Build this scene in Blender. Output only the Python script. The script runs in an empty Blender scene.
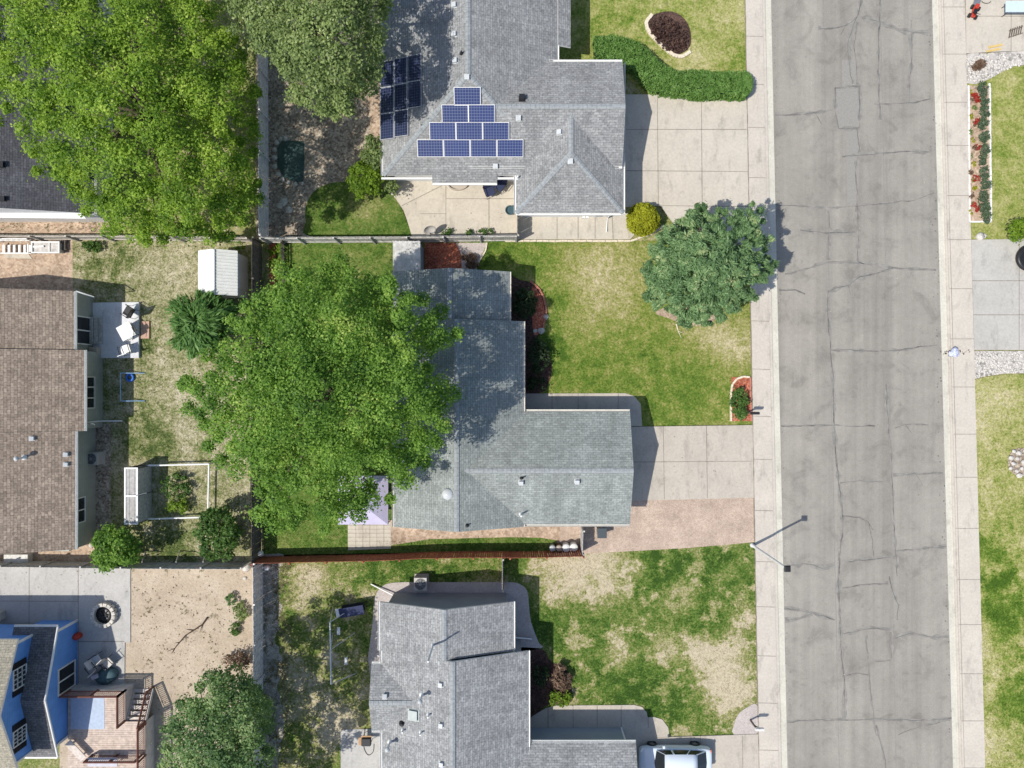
import bpy, math, random
import numpy as np
from mathutils import Vector, Matrix, noise as mnoise

rnd = random.Random(11)
H, F = 45.0, 675.0            # drone height (m) and focal length (px)
SC = bpy.context.scene
COL = SC.collection
SUN = Vector((-0.89, -0.456, 0.0)).normalized()
EL = math.radians(55.8)

def G(px, py, z=0.0):
    """world point at height z seen at photo pixel (px, py)"""
    k = (H - z) / F
    return Vector(((px - 512) * k, (384 - py) * k, z))

# ------------------------------------------------------------------ materials
class NT:
    def __init__(s, name, rough=.85, spec=.3):
        s.m = bpy.data.materials.new(name); s.m.use_nodes = True
        s.t = s.m.node_tree; s.n = s.t.nodes
        s.b = s.n['Principled BSDF']
        s.b.inputs['Roughness'].default_value = rough
        s.b.inputs['Specular IOR Level'].default_value = spec
        s._c = None
    def N(s, typ, **kw):
        n = s.n.new(typ)
        for k, v in kw.items(): setattr(n, k, v)
        return n
    def link(s, a, b): s.t.links.new(a, b)
    def put(s, inp, v):
        if hasattr(v, 'is_linked') or hasattr(v, 'links'): s.link(v, inp)
        else:
            if isinstance(v, (tuple, list)) and len(v) == 3 and len(inp.default_value) == 4: v = (*v, 1)
            inp.default_value = v
    def coord(s, k='Object'):
        if s._c is None: s._c = s.N('ShaderNodeTexCoord')
        return s._c.outputs[k]
    def mapping(s, vec, scale=(1, 1, 1), rot=(0, 0, 0), loc=(0, 0, 0)):
        n = s.N('ShaderNodeMapping'); s.link(vec, n.inputs[0])
        n.inputs['Location'].default_value = loc; n.inputs['Rotation'].default_value = rot; n.inputs['Scale'].default_value = scale
        return n.outputs[0]
    def noise(s, scale, detail=3, vec=None, rough=.55, dist=0):
        n = s.N('ShaderNodeTexNoise'); s.link(vec or s.coord(), n.inputs['Vector'])
        n.inputs['Scale'].default_value = scale; n.inputs['Detail'].default_value = detail
        n.inputs['Roughness'].default_value = rough; n.inputs['Distortion'].default_value = dist
        return n.outputs['Fac']
    def voro(s, scale, feature='F1', vec=None, out='Distance', rnd=1):
        n = s.N('ShaderNodeTexVoronoi', feature=feature); s.link(vec or s.coord(), n.inputs['Vector'])
        n.inputs['Scale'].default_value = scale; n.inputs['Randomness'].default_value = rnd
        return n.outputs[out]
    def math(s, op, a, b=0.0, c=None, clamp=False):
        n = s.N('ShaderNodeMath', operation=op); n.use_clamp = clamp
        s.put(n.inputs[0], a); s.put(n.inputs[1], b)
        if c is not None: s.put(n.inputs[2], c)
        return n.outputs[0]
    def ramp(s, fac, stops, interp='LINEAR'):
        n = s.N('ShaderNodeValToRGB'); r = n.color_ramp; r.interpolation = interp
        s.put(n.inputs[0], fac)
        while len(r.elements) < len(stops): r.elements.new(.5)
        for e, (p, c) in zip(r.elements, stops):
            e.position = p; e.color = (*c, 1) if isinstance(c, tuple) else (c, c, c, 1)
        return n.outputs[0]
    def mix(s, fac, a, b, blend='MIX'):
        n = s.N('ShaderNodeMix', data_type='RGBA', blend_type=blend)
        s.put(n.inputs[0], fac); s.put(n.inputs[6], a); s.put(n.inputs[7], b)
        return n.outputs[2]
    def island(s):
        return s.N('ShaderNodeNewGeometry').outputs['Random Per Island']
    def objrand(s):
        return s.N('ShaderNodeObjectInfo').outputs['Random']
    def color(s, c): s.put(s.b.inputs['Base Color'], c); return s
    def bump(s, h, strength=.4, dist=.05):
        n = s.N('ShaderNodeBump'); n.inputs['Strength'].default_value = strength; n.inputs['Distance'].default_value = dist
        s.link(h, n.inputs['Height']); s.link(n.outputs[0], s.b.inputs['Normal']); return s

def sc3(c, k): return tuple(x * k for x in c)

def plain(name, c, rough=.6, var=.18, scale=3.0, spec=.3, metal=0.0, bump=0.0):
    t = NT(name, rough, spec)
    f = t.noise(scale, 4)
    t.color(t.ramp(f, [(.3, sc3(c, 1 - var)), (.7, sc3(c, 1 + var))]))
    t.b.inputs['Metallic'].default_value = metal
    if bump: t.bump(f, bump)
    return t.m

def siding(name, c, lap=.2):
    t = NT(name, .6, .25)
    s_ = t.N('ShaderNodeSeparateXYZ'); t.link(t.coord(), s_.inputs[0])
    f = t.math('FRACT', t.math('DIVIDE', s_.outputs[2], lap))
    a = t.ramp(t.noise(1.2, 5, rough=.65), [(.3, sc3(c, .88)), (.7, sc3(c, 1.08))])
    a = t.mix(1, a, t.ramp(t.noise(5, 4, vec=t.mapping(t.coord(), (1, 1, .15)), rough=.7), [(.3, .93), (.7, 1.05)]), 'MULTIPLY')
    t.color(t.mix(t.math('MULTIPLY', t.math('LESS_THAN', f, .09), .35), a, sc3(c, .45))); t.bump(f, .5, .02)
    return t.m

def shingle(name, c1, c2, dark, bw=.33, rh=.145, speck=.35):
    t = NT(name, .95, .15)
    uv = t.coord('UV')
    br = t.N('ShaderNodeTexBrick'); t.link(uv, br.inputs['Vector'])
    br.offset = .5; br.offset_frequency = 2
    br.inputs['Scale'].default_value = 1; br.inputs['Brick Width'].default_value = bw; br.inputs['Row Height'].default_value = rh
    br.inputs['Mortar Size'].default_value = .011; br.inputs['Mortar Smooth'].default_value = .3; br.inputs['Bias'].default_value = 0
    t.put(br.inputs['Color1'], c1); t.put(br.inputs['Color2'], c2); t.put(br.inputs['Mortar'], dark)
    big = t.noise(.45, 6, rough=.7); fine = t.noise(8, 3, rough=.75)
    streak = t.noise(1.0, 3, vec=t.mapping(uv, (2.2, .25, 1)))
    a = t.mix(1, br.outputs[0], t.ramp(fine, [(.3, 1 - speck), (.7, 1 + speck)]), 'MULTIPLY')
    a = t.mix(1, a, t.ramp(big, [(.3, .80), (.7, 1.14)]), 'MULTIPLY')
    a = t.mix(1, a, t.ramp(streak, [(.3, .88), (.7, 1.08)]), 'MULTIPLY')
    t.color(a); t.bump(br.outputs['Fac'], -.35, .012) if False else t.bump(fine, .5, .02)
    return t.m

LAWN_STOPS = [(0, (.036, .076, .013)), (.25, (.078, .138, .024)), (.48, (.165, .192, .056)), (.70, (.285, .268, .130)), (1, (.44, .385, .27))]
DRY = [(0, (.055, .085, .024)), (.3, (.120, .145, .048)), (.5, (.215, .215, .105)), (.75, (.335, .31, .195)), (1, (.46, .42, .31))]
YEL = [(0, (.050, .100, .012)), (.28, (.105, .170, .024)), (.5, (.225, .250, .066)), (.72, (.35, .335, .145)), (1, (.48, .43, .28))]
OLIVE = [(0, (.052, .102, .015)), (.28, (.108, .168, .026)), (.5, (.200, .218, .056)), (.72, (.31, .288, .130)), (1, (.48, .42, .28))]
def lawn(name, base=.4, big=.7, mid=.55, fine=.7, blobs=(), stops=None, worn=0.0, s1=.22, s2=.8, s3=8.0):
    t = NT(name, .95, .1)
    v = t.math('ADD', base, 0)
    for sc, amp, det in ((s1, big, 4), (s2, mid, 5), (2.0, (mid + fine) * .42, 5), (s3, fine * .8, 3)):
        v = t.math('MULTIPLY_ADD', t.math('SUBTRACT', t.noise(sc, det, rough=.6), .5), amp * 2, v)
    if worn:
        w_ = t.math('MULTIPLY', t.math('SUBTRACT', t.noise(.62, 7, rough=.72), .515), 15, clamp=True)
        v = t.math('MULTIPLY_ADD', w_, worn, v)
    warp = t.noise(.8, 6, rough=.7)
    for (px, py, r, k) in blobs:
        w = G(px, py)
        d = t.N('ShaderNodeVectorMath', operation='DISTANCE'); t.link(t.coord(), d.inputs[0]); d.inputs[1].default_value = w
        q = t.math('SUBTRACT', 1, t.math('DIVIDE', t.math('MULTIPLY_ADD', warp, r / 15 * 2.4, t.math('SUBTRACT', d.outputs['Value'], r / 15 * 1.2)), r / 15), clamp=True)
        q = t.math('MULTIPLY', q, 1.25, clamp=True)
        v = t.math('MULTIPLY_ADD', q, k, v)
    v = t.math('MULTIPLY_ADD', t.math('SUBTRACT', t.island(), .5), .22, v)
    g_ = t.mix(1, t.ramp(v, list(stops or LAWN_STOPS)), t.ramp(t.noise(5.5, 5, rough=.75), [(.32, .72), (.5, 1.0), (.68, 1.2)]), 'MULTIPLY')
    t.color(g_)
    t.bump(t.noise(9, 4, rough=.7), .7, .05)
    return t.m

def leafmat(name, dark, lightc, trans=.35, tip=None, nscale=.55):
    t = NT(name, .55, .25)
    f = t.math('ADD', t.math('MULTIPLY', t.island(), .5), t.math('MULTIPLY_ADD', t.math('SUBTRACT', t.noise(nscale, 4, rough=.6), .5), 1.7, .27))
    stops = [(.15, dark), (.75, lightc)]
    if tip: stops.append((.98, tip))
    c = t.ramp(f, stops)
    t.color(c)
    out = t.n['Material Output']
    tr = t.N('ShaderNodeBsdfTranslucent'); t.link(t.mix(1, c, (1.25, 1.3, .55), 'MULTIPLY'), tr.inputs[0])
    mx = t.N('ShaderNodeMixShader'); mx.inputs[0].default_value = trans
    t.link(t.b.outputs[0], mx.inputs[1]); t.link(tr.outputs[0], mx.inputs[2]); t.link(mx.outputs[0], out.inputs[0])
    return t.m

def concrete(name, c, stain=.14, blot=.10):
    t = NT(name, .9, .2)
    n1 = t.noise(.5, 5, rough=.6); n2 = t.noise(7, 4, rough=.7)
    n3 = t.noise(1.6, 5, vec=t.mapping(t.coord(), (1, .35, 1)), rough=.7)
    a = t.ramp(n1, [(.3, sc3(c, 1 - stain)), (.7, sc3(c, 1 + stain * .6))])
    a = t.mix(1, a, t.ramp(n2, [(.3, 1 - blot), (.7, 1 + blot)]), 'MULTIPLY')
    a = t.mix(1, a, t.ramp(n3, [(.32, .78), (.46, 1.0), (.66, 1.0), (.76, 1.07)]), 'MULTIPLY')
    a = t.mix(1, a, t.ramp(t.noise(.9, 7, rough=.75, dist=.8), [(.30, .84), (.42, 1.0)]), 'MULTIPLY')
    t.color(a); t.bump(n2, .2, .01)
    return t.m

def gravel(name, c1, c2, c3, scale=16, mott=.3):
    t = NT(name, .95, .15)
    v = t.voro(scale, out='Color'); d = t.voro(scale)
    sep = t.N('ShaderNodeSeparateColor'); t.link(v, sep.inputs[0])
    a = t.ramp(sep.outputs[0], [(0, c1), (.5, c2), (1, c3)])
    a = t.mix(1, a, t.ramp(t.noise(.7, 5, rough=.65), [(.3, 1 - mott), (.7, 1 + mott)]), 'MULTIPLY')
    a = t.mix(1, a, t.ramp(t.noise(4, 4, rough=.7), [(.3, 1 - mott * .6), (.7, 1 + mott * .6)]), 'MULTIPLY')
    t.color(a); t.bump(d, -.7, .04)
    return t.m

def dirtmat(name, c1, c2, c3, scale=9, mott=.2):
    t = NT(name, .95, .1)
    a = t.ramp(t.noise(.5, 6, rough=.65), [(.3, c1), (.5, c2), (.7, c3)])
    a = t.mix(1, a, t.ramp(t.noise(6, 5, rough=.75), [(.3, 1 - mott), (.7, 1 + mott)]), 'MULTIPLY')
    clod = t.math('GREATER_THAN', t.noise(2.1, 5, rough=.7), .615)
    a = t.mix(t.math('MULTIPLY', clod, .55), a, (.19, .15, .105))
    weed = t.math('GREATER_THAN', t.noise(.9, 6, rough=.75), .66)
    a = t.mix(t.math('MULTIPLY', weed, .4), a, (.17, .16, .09))
    t.color(a); t.bump(t.noise(7, 5, rough=.75), .8, .06)
    return t.m

def asphalt(name):
    t = NT(name, .9, .25)
    c = (.262, .246, .217)
    lane = t.noise(1.0, 4, vec=t.mapping(t.coord(), (.62, .012, 1), (0, 0, .02)), rough=.65)
    blot = t.noise(.28, 5, rough=.62); fine = t.noise(22, 4, rough=.8); mid = t.noise(3, 5, rough=.75)
    a = t.ramp(lane, [(.32, sc3(c, .80)), (.48, c), (.66, sc3(c, 1.15))])
    a = t.mix(1, a, t.ramp(blot, [(.3, .9), (.7, 1.08)]), 'MULTIPLY')
    a = t.mix(1, a, t.ramp(mid, [(.3, .92), (.7, 1.06)]), 'MULTIPLY')
    a = t.mix(1, a, t.ramp(fine, [(.28, .8), (.72, 1.2)]), 'MULTIPLY')
    stain = t.ramp(t.noise(.55, 6, rough=.7, dist=.6), [(.34, .80), (.47, 1.0), (.62, 1.03), (.72, 1.12)])
    a = t.mix(1, a, stain, 'MULTIPLY')
    spots = t.math('LESS_THAN', t.noise(1.9, 2), .285)
    a = t.mix(t.math('MULTIPLY', spots, .35), a, (.17, .166, .155))
    pale = t.math('GREATER_THAN', t.noise(2.6, 6, rough=.75), .70)
    a = t.mix(t.math('MULTIPLY', pale, .45), a, (.42, .41, .385))
    t.color(a); t.bump(fine, .25, .01)
    return t.m

M = {}
M['roof_grey'] = shingle('roof shingle grey', (.290, .314, .302), (.218, .239, .229), (.14, .155, .148), speck=.26)
M['roof_grey2'] = shingle('roof shingle silver', (.305, .308, .306), (.220, .224, .226), (.15, .154, .156), speck=.34)
M['roof_grey3'] = shingle('roof shingle blue grey', (.325, .332, .333), (.225, .231, .235), (.155, .16, .165), speck=.36)
M['roof_brown'] = shingle('roof shingle brown', (.345, .28, .225), (.222, .18, .145), (.125, .098, .078), bw=.30, rh=.18)
M['roof_slate'] = shingle('roof shingle charcoal', (.098, .10, .112), (.066, .068, .078), (.04, .04, .05))
M['roof_blue'] = shingle('roof shingle dark grey', (.20, .195, .195), (.135, .132, .135), (.08, .08, .085))
M['roof_tan'] = shingle('roof shingle tan', (.36, .33, .26), (.27, .25, .2), (.16, .15, .12))
M['ridge_grey'] = plain('ridge cap grey', (.265, .285, .295), .95, .2, 6)
M['ridge_brown'] = plain('ridge cap brown', (.17, .135, .115), .95, .2, 6)
M['white'] = plain('white paint', (.72, .72, .70), .5, .06)
M['trim'] = plain('cream trim', (.62, .60, .55), .55, .08)
M['siding_grey'] = siding('siding grey green', (.36, .38, .345))
M['siding_cool'] = plain('siding blue grey', (.27, .31, .35), .7, .08, 1)
M['siding_tan'] = plain('siding tan', (.42, .37, .31), .7, .08, 1)
M['siding_blue'] = siding('siding bright blue', (.135, .325, .74))
M['siding_white'] = plain('siding white', (.70, .70, .70), .6, .06, 1)
g = NT('window glass', .06, .6); g.color((.02, .024, .028)); M['glass'] = g.m
M['dark'] = plain('dark plastic', (.022, .023, .026), .5, .2)
M['black'] = plain('black metal', (.02, .02, .022), .4, .2)
M['grey_metal'] = plain('grey metal', (.32, .33, .34), .4, .1, metal=.6)
M['pole_white'] = plain('painted pale steel', (.66, .66, .66), .45, .05)
M['skylight'] = plain('hazy skylight dome', (.36, .40, .39), .35, .1)
M['vent'] = plain('vent pale grey', (.46, .48, .49), .5, .1)
M['door'] = plain('garage door', (.55, .52, .47), .6, .06)
M['fence_light'] = plain('silver weathered boards', (.64, .63, .61), .9, .25, 5, bump=.4)
M['fence_grey'] = plain('weathered grey boards', (.47, .455, .43), .9, .3, 5, bump=.4)
M['fence_dark'] = plain('dark weathered boards', (.125, .108, .095), .9, .35, 5, bump=.4)
M['fence_red'] = plain('red brown stained boards', (.33, .105, .06), .85, .3, 4, bump=.4)
M['fence_tan'] = plain('bleached fence boards', (.47, .43, .38), .9, .2, 4, bump=.3)
M['deck_wood'] = plain('weathered deck boards', (.50, .41, .35), .85, .25, 5)
M['rail_red'] = plain('red brown railing', (.17, .072, .052), .7, .25, 4)
M['skirt'] = plain('deck skirt white', (.50, .49, .48), .8, .15)
M['rug'] = plain('pale blue mat', (.40, .47, .58), .9, .1, 5)
M['bark'] = plain('bark', (.10, .078, .058), .95, .35, 6, bump=.7)
M['stone'] = plain('pale stone', (.50, .47, .42), .9, .3, 6)
M['stone_white'] = plain('white rock', (.50, .475, .435), .9, .25, 8)
M['brick_red'] = plain('red edging brick', (.42, .17, .12), .9, .25, 9)
M['edging'] = plain('cream edging', (.62, .55, .43), .9, .15, 7)
M['crack'] = plain('crack sealant', (.140, .135, .126), .95, .35, 3)
M['patch2'] = plain('asphalt patch', (.252, .242, .222), .95, .10, 9)
M['halo'] = plain('dusty crack margin', (.222, .213, .194), .95, .25, 2.5)
M['patch'] = plain('faded patch', (.215, .21, .198), .95, .15, 5)
M['joint'] = plain('joint dirt', (.22, .195, .165), .95, .25, 5)
M['gutter_pan'] = concrete('pale gutter concrete', (.52, .50, .43), .12)
M['walk'] = concrete('warm sidewalk concrete', (.485, .445, .388), .09)
M['walk2'] = concrete('pink sidewalk concrete', (.495, .455, .395), .07)
M['drive'] = concrete('driveway concrete', (.435, .395, .338), .10)
M['drive2'] = concrete('driveway concrete pale', (.48, .44, .375), .08)
M['drive3'] = concrete('driveway concrete grey', (.42, .405, .37), .09)
M['patio'] = concrete('patio concrete', (.495, .45, .375), .10)
M['slab_pale'] = concrete('pale painted concrete', (.60, .61, .63), .12)
M['patio_grey'] = concrete('patio concrete grey', (.43, .42, .40), .10)
M['asphalt'] = asphalt('asphalt aged')
M['pink_gravel'] = gravel('pink gravel', (.335, .255, .20), (.41, .32, .255), (.475, .385, .315), 22, .18)
M['white_rock'] = gravel('white rock bed', (.20, .19, .17), (.42, .395, .365), (.52, .49, .45), 5.5, .12)
M['apron'] = gravel('pinkish fine gravel', (.36, .315, .29), (.43, .385, .36), (.48, .44, .42), 22, .12)
M['mulch_red'] = gravel('red mulch', (.22, .06, .035), (.38, .115, .065), (.46, .2, .13), 14, .3)
M['mulch_dark'] = gravel('dark bark mulch', (.035, .024, .02), (.072, .044, .036), (.12, .07, .055), 12, .35)
M['strip_gravel'] = gravel('grey brown gravel', (.24, .22, .19), (.34, .315, .275), (.43, .405, .36), 12, .35)
M['mulch_brown'] = gravel('brown leaf litter', (.16, .125, .095), (.30, .245, .19), (.45, .39, .31), 9, .35)
M['dirt'] = dirtmat('bare dirt', (.375, .305, .23), (.44, .365, .28), (.50, .43, .34), 9, .16)
M['dirt_tan'] = gravel('dry soil', (.30, .215, .155), (.40, .30, .22), (.48, .38, .29), 8, .25)
M['ground'] = lawn('rough ground', .6, .5, .5, .5)
M['lawn_front'] = lawn('front lawn grass', .345, .22, .36, .5, [(605, 285, 60, .36), (590, 260, 40, .12), (735, 345, 42, .34), (700, 330, 36, .24), (560, 330, 60, .06), (545, 350, 28, -.4), (560, 300, 20, -.28), (600, 385, 60, -.12), (690, 395, 50, -.1), (500, 255, 40, -.2)], stops=OLIVE, worn=.10)
M['lawn_south'] = lawn('patchy lawn grass', .29, .2, .4, .6, [(725, 672, 42, .75), (705, 650, 26, .6), (735, 700, 34, .5), (600, 568, 46, .6), (560, 570, 40, .55), (680, 597, 26, .5), (640, 570, 16, .3), (620, 655, 22, .5), (665, 650, 26, .45), (650, 570, 40, -.28), (690, 560, 40, -.25), (640, 690, 60, -.25), (545, 625, 30, -.3), (700, 620, 34, -.22), (745, 620, 22, .3), (555, 600, 30, .15)], worn=.44)
M['lawn_north'] = lawn('bright lawn grass', .43, .18, .38, .42, [(710, 30, 50, .12), (690, 66, 35, .2), (735, 10, 30, .22), (740, 60, 30, -.12)], worn=.10, stops=YEL)
M['lawn_right'] = lawn('yellowing lawn grass', .53, .2, .3, .5, [(985, 400, 40, .22), (990, 560, 35, -.35), (1005, 610, 40, -.45), (1015, 700, 40, -.35), (975, 640, 22, .3), (985, 680, 30, .2), (985, 740, 30, .3), (1000, 450, 60, .08)], worn=.14, stops=YEL)
M['lawn_bed'] = lawn('fresh lawn grass', .50, .16, .3, .35, stops=YEL, worn=.08)
M['lawn_back'] = lawn('green backyard grass', .27, .2, .35, .45, [(365, 205, 26, .3)])
M['lawn_west'] = lawn('dry backyard grass', .55, .24, .55, .7, [(120, 262, 28, -.3), (155, 440, 34, -.35), (170, 545, 40, -.3), (150, 345, 20, -.25), (180, 270, 40, .15), (190, 400, 40, .15), (115, 240, 26, .05), (90, 275, 20, -.2)], stops=DRY, worn=.12)
M['lawn_yard'] = lawn('worn backyard grass', .40, .2, .5, .6, [(310, 580, 24, .55), (300, 600, 18, .3), (345, 720, 26, .6), (330, 735, 20, .6), (365, 690, 14, .4), (420, 570, 60, -.3), (285, 625, 24, -.05), (310, 700, 34, .45), (290, 670, 26, .4), (330, 660, 16, .4)], worn=.25)
M['leaf_T1'] = leafmat('ash leaves', (.058, .145, .022), (.215, .370, .060), .45, (.44, .54, .14))
M['leaf_T2'] = leafmat('maple leaves', (.074, .165, .016), (.290, .430, .052), .45, (.50, .60, .13))
M['leaf_T3'] = leafmat('olive leaves', (.088, .140, .044), (.285, .365, .130), .40, (.46, .51, .25))
M['leaf_T5'] = leafmat('blue green leaves', (.060, .130, .045), (.205, .315, .120), .40, (.41, .49, .24))
M['leaf_dark'] = leafmat('dark shrub leaves', (.045, .105, .020), (.120, .215, .048), .38, (.22, .30, .11))
M['leaf_lime'] = leafmat('lime shrub leaves', (.085, .16, .012), (.22, .34, .03), .42, (.34, .42, .07))
M['leaf_gold'] = leafmat('golden shrub leaves', (.19, .205, .012), (.40, .42, .022), .4, (.52, .53, .07), 2)
M['leaf_hedge'] = leafmat('hedge leaves', (.080, .175, .032), (.18, .33, .08), .38, (.28, .41, .15), 2.5)
M['leaf_lav'] = leafmat('grey green leaves', (.05, .08, .045), (.11, .16, .09), .25, (.2, .24, .16), 2)
M['leaf_red'] = leafmat('red petals', (.22, .02, .015), (.42, .05, .03), .25, (.5, .2, .1), 2)
M['leaf_dead'] = leafmat('dry brown twigs', (.08, .05, .032), (.2, .13, .09), .15, (.34, .25, .19), 2)
M['leaf_shade_tone'] = leafmat('shade toned shrub leaves', (.018, .035, .012), (.04, .07, .025), .25, None, 2)  # leaf colour darkened to carry the shade of the wall side beds
M['needle'] = leafmat('pine needles', (.062, .130, .050), (.200, .325, .140), .26, (.40, .43, .22), .9)

# ------------------------------------------------------------------ mesh builder
ORG = {}
class MB:
    def __init__(s): s.v = []; s.f = []; s.mi = []; s.sm = []
    def add(s, verts, faces, mi=0, smooth=False):
        o = len(s.v); s.v += [Vector(p) for p in verts]
        for f in faces: s.f.append([i + o for i in f]); s.mi.append(mi); s.sm.append(smooth)
        return s
    def poly(s, pts, mi=0): return s.add(pts, [list(range(len(pts)))], mi)
    def box(s, c, size, rz=0, mi=0, ry=0, rx=0):
        sx, sy, sz = [q / 2 for q in size]
        R = Matrix.Rotation(rz, 3, 'Z') @ Matrix.Rotation(ry, 3, 'Y') @ Matrix.Rotation(rx, 3, 'X')
        vs = [Vector(c) + R @ Vector((x * sx, y * sy, z * sz)) for z in (-1, 1) for y in (-1, 1) for x in (-1, 1)]
        return s.add(vs, [[0, 2, 3, 1], [4, 5, 7, 6], [0, 1, 5, 4], [2, 6, 7, 3], [0, 4, 6, 2], [1, 3, 7, 5]], mi)
    def prism(s, pts, z0, z1, mi=0, mside=None):
        pts = [Vector((p[0], p[1], 0)) for p in pts]
        a = sum(pts[i].x * pts[(i + 1) % len(pts)].y - pts[(i + 1) % len(pts)].x * pts[i].y for i in range(len(pts)))
        if a < 0: pts = pts[::-1]
        n = len(pts)
        vs = [(p.x, p.y, z1) for p in pts] + [(p.x, p.y, z0) for p in pts]
        s.add(vs, [list(range(n))], mi)
        s.add(vs, [[i, i + n, (i + 1) % n + n, (i + 1) % n] for i in range(n)], mi if mside is None else mside)
        s.add(vs, [list(range(2 * n - 1, n - 1, -1))], mi if mside is None else mside)
        return s
    def tube(s, path, r, seg=8, mi=0, caps=True, smooth=True):
        path = [Vector(p) for p in path]; n = len(path)
        rs = r if isinstance(r, (list, tuple)) else [r] * n
        vs = []; fs = []
        for i, p in enumerate(path):
            d = (path[min(i + 1, n - 1)] - path[max(i - 1, 0)])
            d = d.normalized() if d.length > 1e-6 else Vector((0, 0, 1))
            a = d.cross(Vector((0, 0, 1)) if abs(d.z) < .9 else Vector((1, 0, 0))).normalized(); b = d.cross(a)
            for k in range(seg):
                t = 2 * math.pi * k / seg
                vs.append(p + (a * math.cos(t) + b * math.sin(t)) * rs[i])
        for i in range(n - 1):
            for k in range(seg):
                fs.append([i * seg + k, i * seg + (k + 1) % seg, (i + 1) * seg + (k + 1) % seg, (i + 1) * seg + k])
        s.add(vs, fs, mi, smooth)
        if caps: s.add(vs, [list(range(seg))[::-1], list(range((n - 1) * seg, n * seg))], mi)
        return s
    def lathe(s, c, prof, seg=16, mi=0, smooth=True, sx=1, sy=1, rz=0):
        """prof = list of (radius, z) from bottom to top"""
        c = Vector(c); vs = []; fs = []
        for (r, z) in prof:
            for k in range(seg):
                t = 2 * math.pi * k / seg
                x, y = r * sx * math.cos(t), r * sy * math.sin(t)
                vs.append(c + Vector((x * math.cos(rz) - y * math.sin(rz), x * math.sin(rz) + y * math.cos(rz), z)))
        for i in range(len(prof) - 1):
            for k in range(seg):
                fs.append([i * seg + k, i * seg + (k + 1) % seg, (i + 1) * seg + (k + 1) % seg, (i + 1) * seg + k])
        s.add(vs, fs, mi, smooth)
        s.add(vs, [list(range(seg))[::-1], list(range((len(prof) - 1) * seg, len(prof) * seg))], mi)
        return s
    def rock(s, c, size, seed=0, mi=0, flat=.6):
        c = Vector(c); r = random.Random(seed); vs = []; fs = []; seg = 8; rings = 5
        off = Vector((r.random() * 50, r.random() * 50, r.random() * 50))
        for i in range(rings + 1):
            ph = math.pi * i / rings
            for k in range(seg):
                t = 2 * math.pi * k / seg
                d = Vector((math.sin(ph) * math.cos(t), math.sin(ph) * math.sin(t), math.cos(ph)))
                q = 1 + .45 * mnoise.noise(d * 1.3 + off)
                vs.append(c + Vector((d.x * size * q, d.y * size * q, d.z * size * flat * q)))
        for i in range(rings):
            for k in range(seg):
                fs.append([i * seg + k, (i + 1) * seg + k, (i + 1) * seg + (k + 1) % seg, i * seg + (k + 1) % seg])
        return s.add(vs, fs, mi, True)
    def build(s, name, mats, parent=None, org=None, bevel=0):
        if not isinstance(mats, (list, tuple)): mats = [mats]
        o = org if org is not None else (ORG[parent] if parent else Vector((0, 0, 0)))
        o = Vector(o)
        me = bpy.data.meshes.new(name)
        me.from_pydata([tuple(p - o) for p in s.v], [], s.f)
        for m in mats: me.materials.append(m)
        me.polygons.foreach_set('material_index', s.mi)
        me.polygons.foreach_set('use_smooth', s.sm)
        me.update()
        uvl = me.uv_layers.new(name='UV'); data = uvl.data
        for p in me.polygons:
            n = p.normal
            if abs(n.z) < .2:
                u = Vector((-n.y, n.x, 0)); u = u.normalized() if u.length > 1e-6 else Vector((1, 0, 0)); v = Vector((0, 0, 1))
            elif abs(n.z) > .999: u = Vector((1, 0, 0)); v = Vector((0, 1, 0))
            else:
                h = Vector((n.x, n.y, 0)).normalized() * (1 if n.z > 0 else -1)
                u = Vector((-h.y, h.x, 0)); v = n.cross(u)
            for li in p.loop_indices:
                co = me.vertices[me.loops[li].vertex_index].co
                data[li].uv = (co.dot(u), co.dot(v))
        ob = bpy.data.objects.new(name, me); COL.objects.link(ob)
        if parent: ob.parent = parent; ORG[ob] = ORG[parent]
        else: ob.location = o; ORG[ob] = o
        if bevel:
            b = ob.modifiers.new('bevel', 'BEVEL'); b.width = bevel; b.segments = 2; b.limit_method = 'ANGLE'
        return ob

def tag(o, label=None, cat=None, group=None, kind=None):
    if label: o['label'] = label
    if cat: o['category'] = cat
    if group: o['group'] = group
    if kind: o['kind'] = kind
    return o
def thing(name, label, cat, loc, group=None):
    o = bpy.data.objects.new(name, None); COL.objects.link(o); o.empty_display_size = .3
    o.location = loc; ORG[o] = Vector(loc)
    return tag(o, label, cat, group)
def kids(o): return [c for c in bpy.data.objects if c.parent == o]
def dup(o, loc, label, rz=0.0, scale=1.0):
    r = o.copy(); COL.objects.link(r); r.location = loc; r.rotation_euler = (0, 0, rz); r.scale = (scale,) * 3
    if label: r['label'] = label
    for ch in kids(o):
        c = ch.copy(); COL.objects.link(c); c.parent = r
        for g_ in kids(ch):
            d = g_.copy(); COL.objects.link(d); d.parent = c
    return r
ZS = [0.004]
def sheet(name, pts, m, z=None, thick=0, label=None, px=True, jit=0, kind='structure', mats=None, parent=None):
    """flat ground polygon, pts in photo pixels at ground level"""
    if z is None: ZS[0] += .004; z = ZS[0]
    w = [G(*p) for p in pts] if px else [Vector((p[0], p[1], 0)) for p in pts]
    if jit:
        out = []
        for i, p in enumerate(w):
            q = w[(i + 1) % len(w)]; n = max(1, int((q - p).length / .35))
            for k in range(n):
                c = p.lerp(q, k / n)
                out.append(c + Vector((rnd.uniform(-jit, jit), rnd.uniform(-jit, jit), 0)))
        w = out
    mb = MB()
    if thick: mb.prism(w, -.02, thick)
    else: mb.prism(w, z - .003, z)
    o = mb.build(name, m, parent)
    if kind: o['kind'] = kind
    return o
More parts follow.
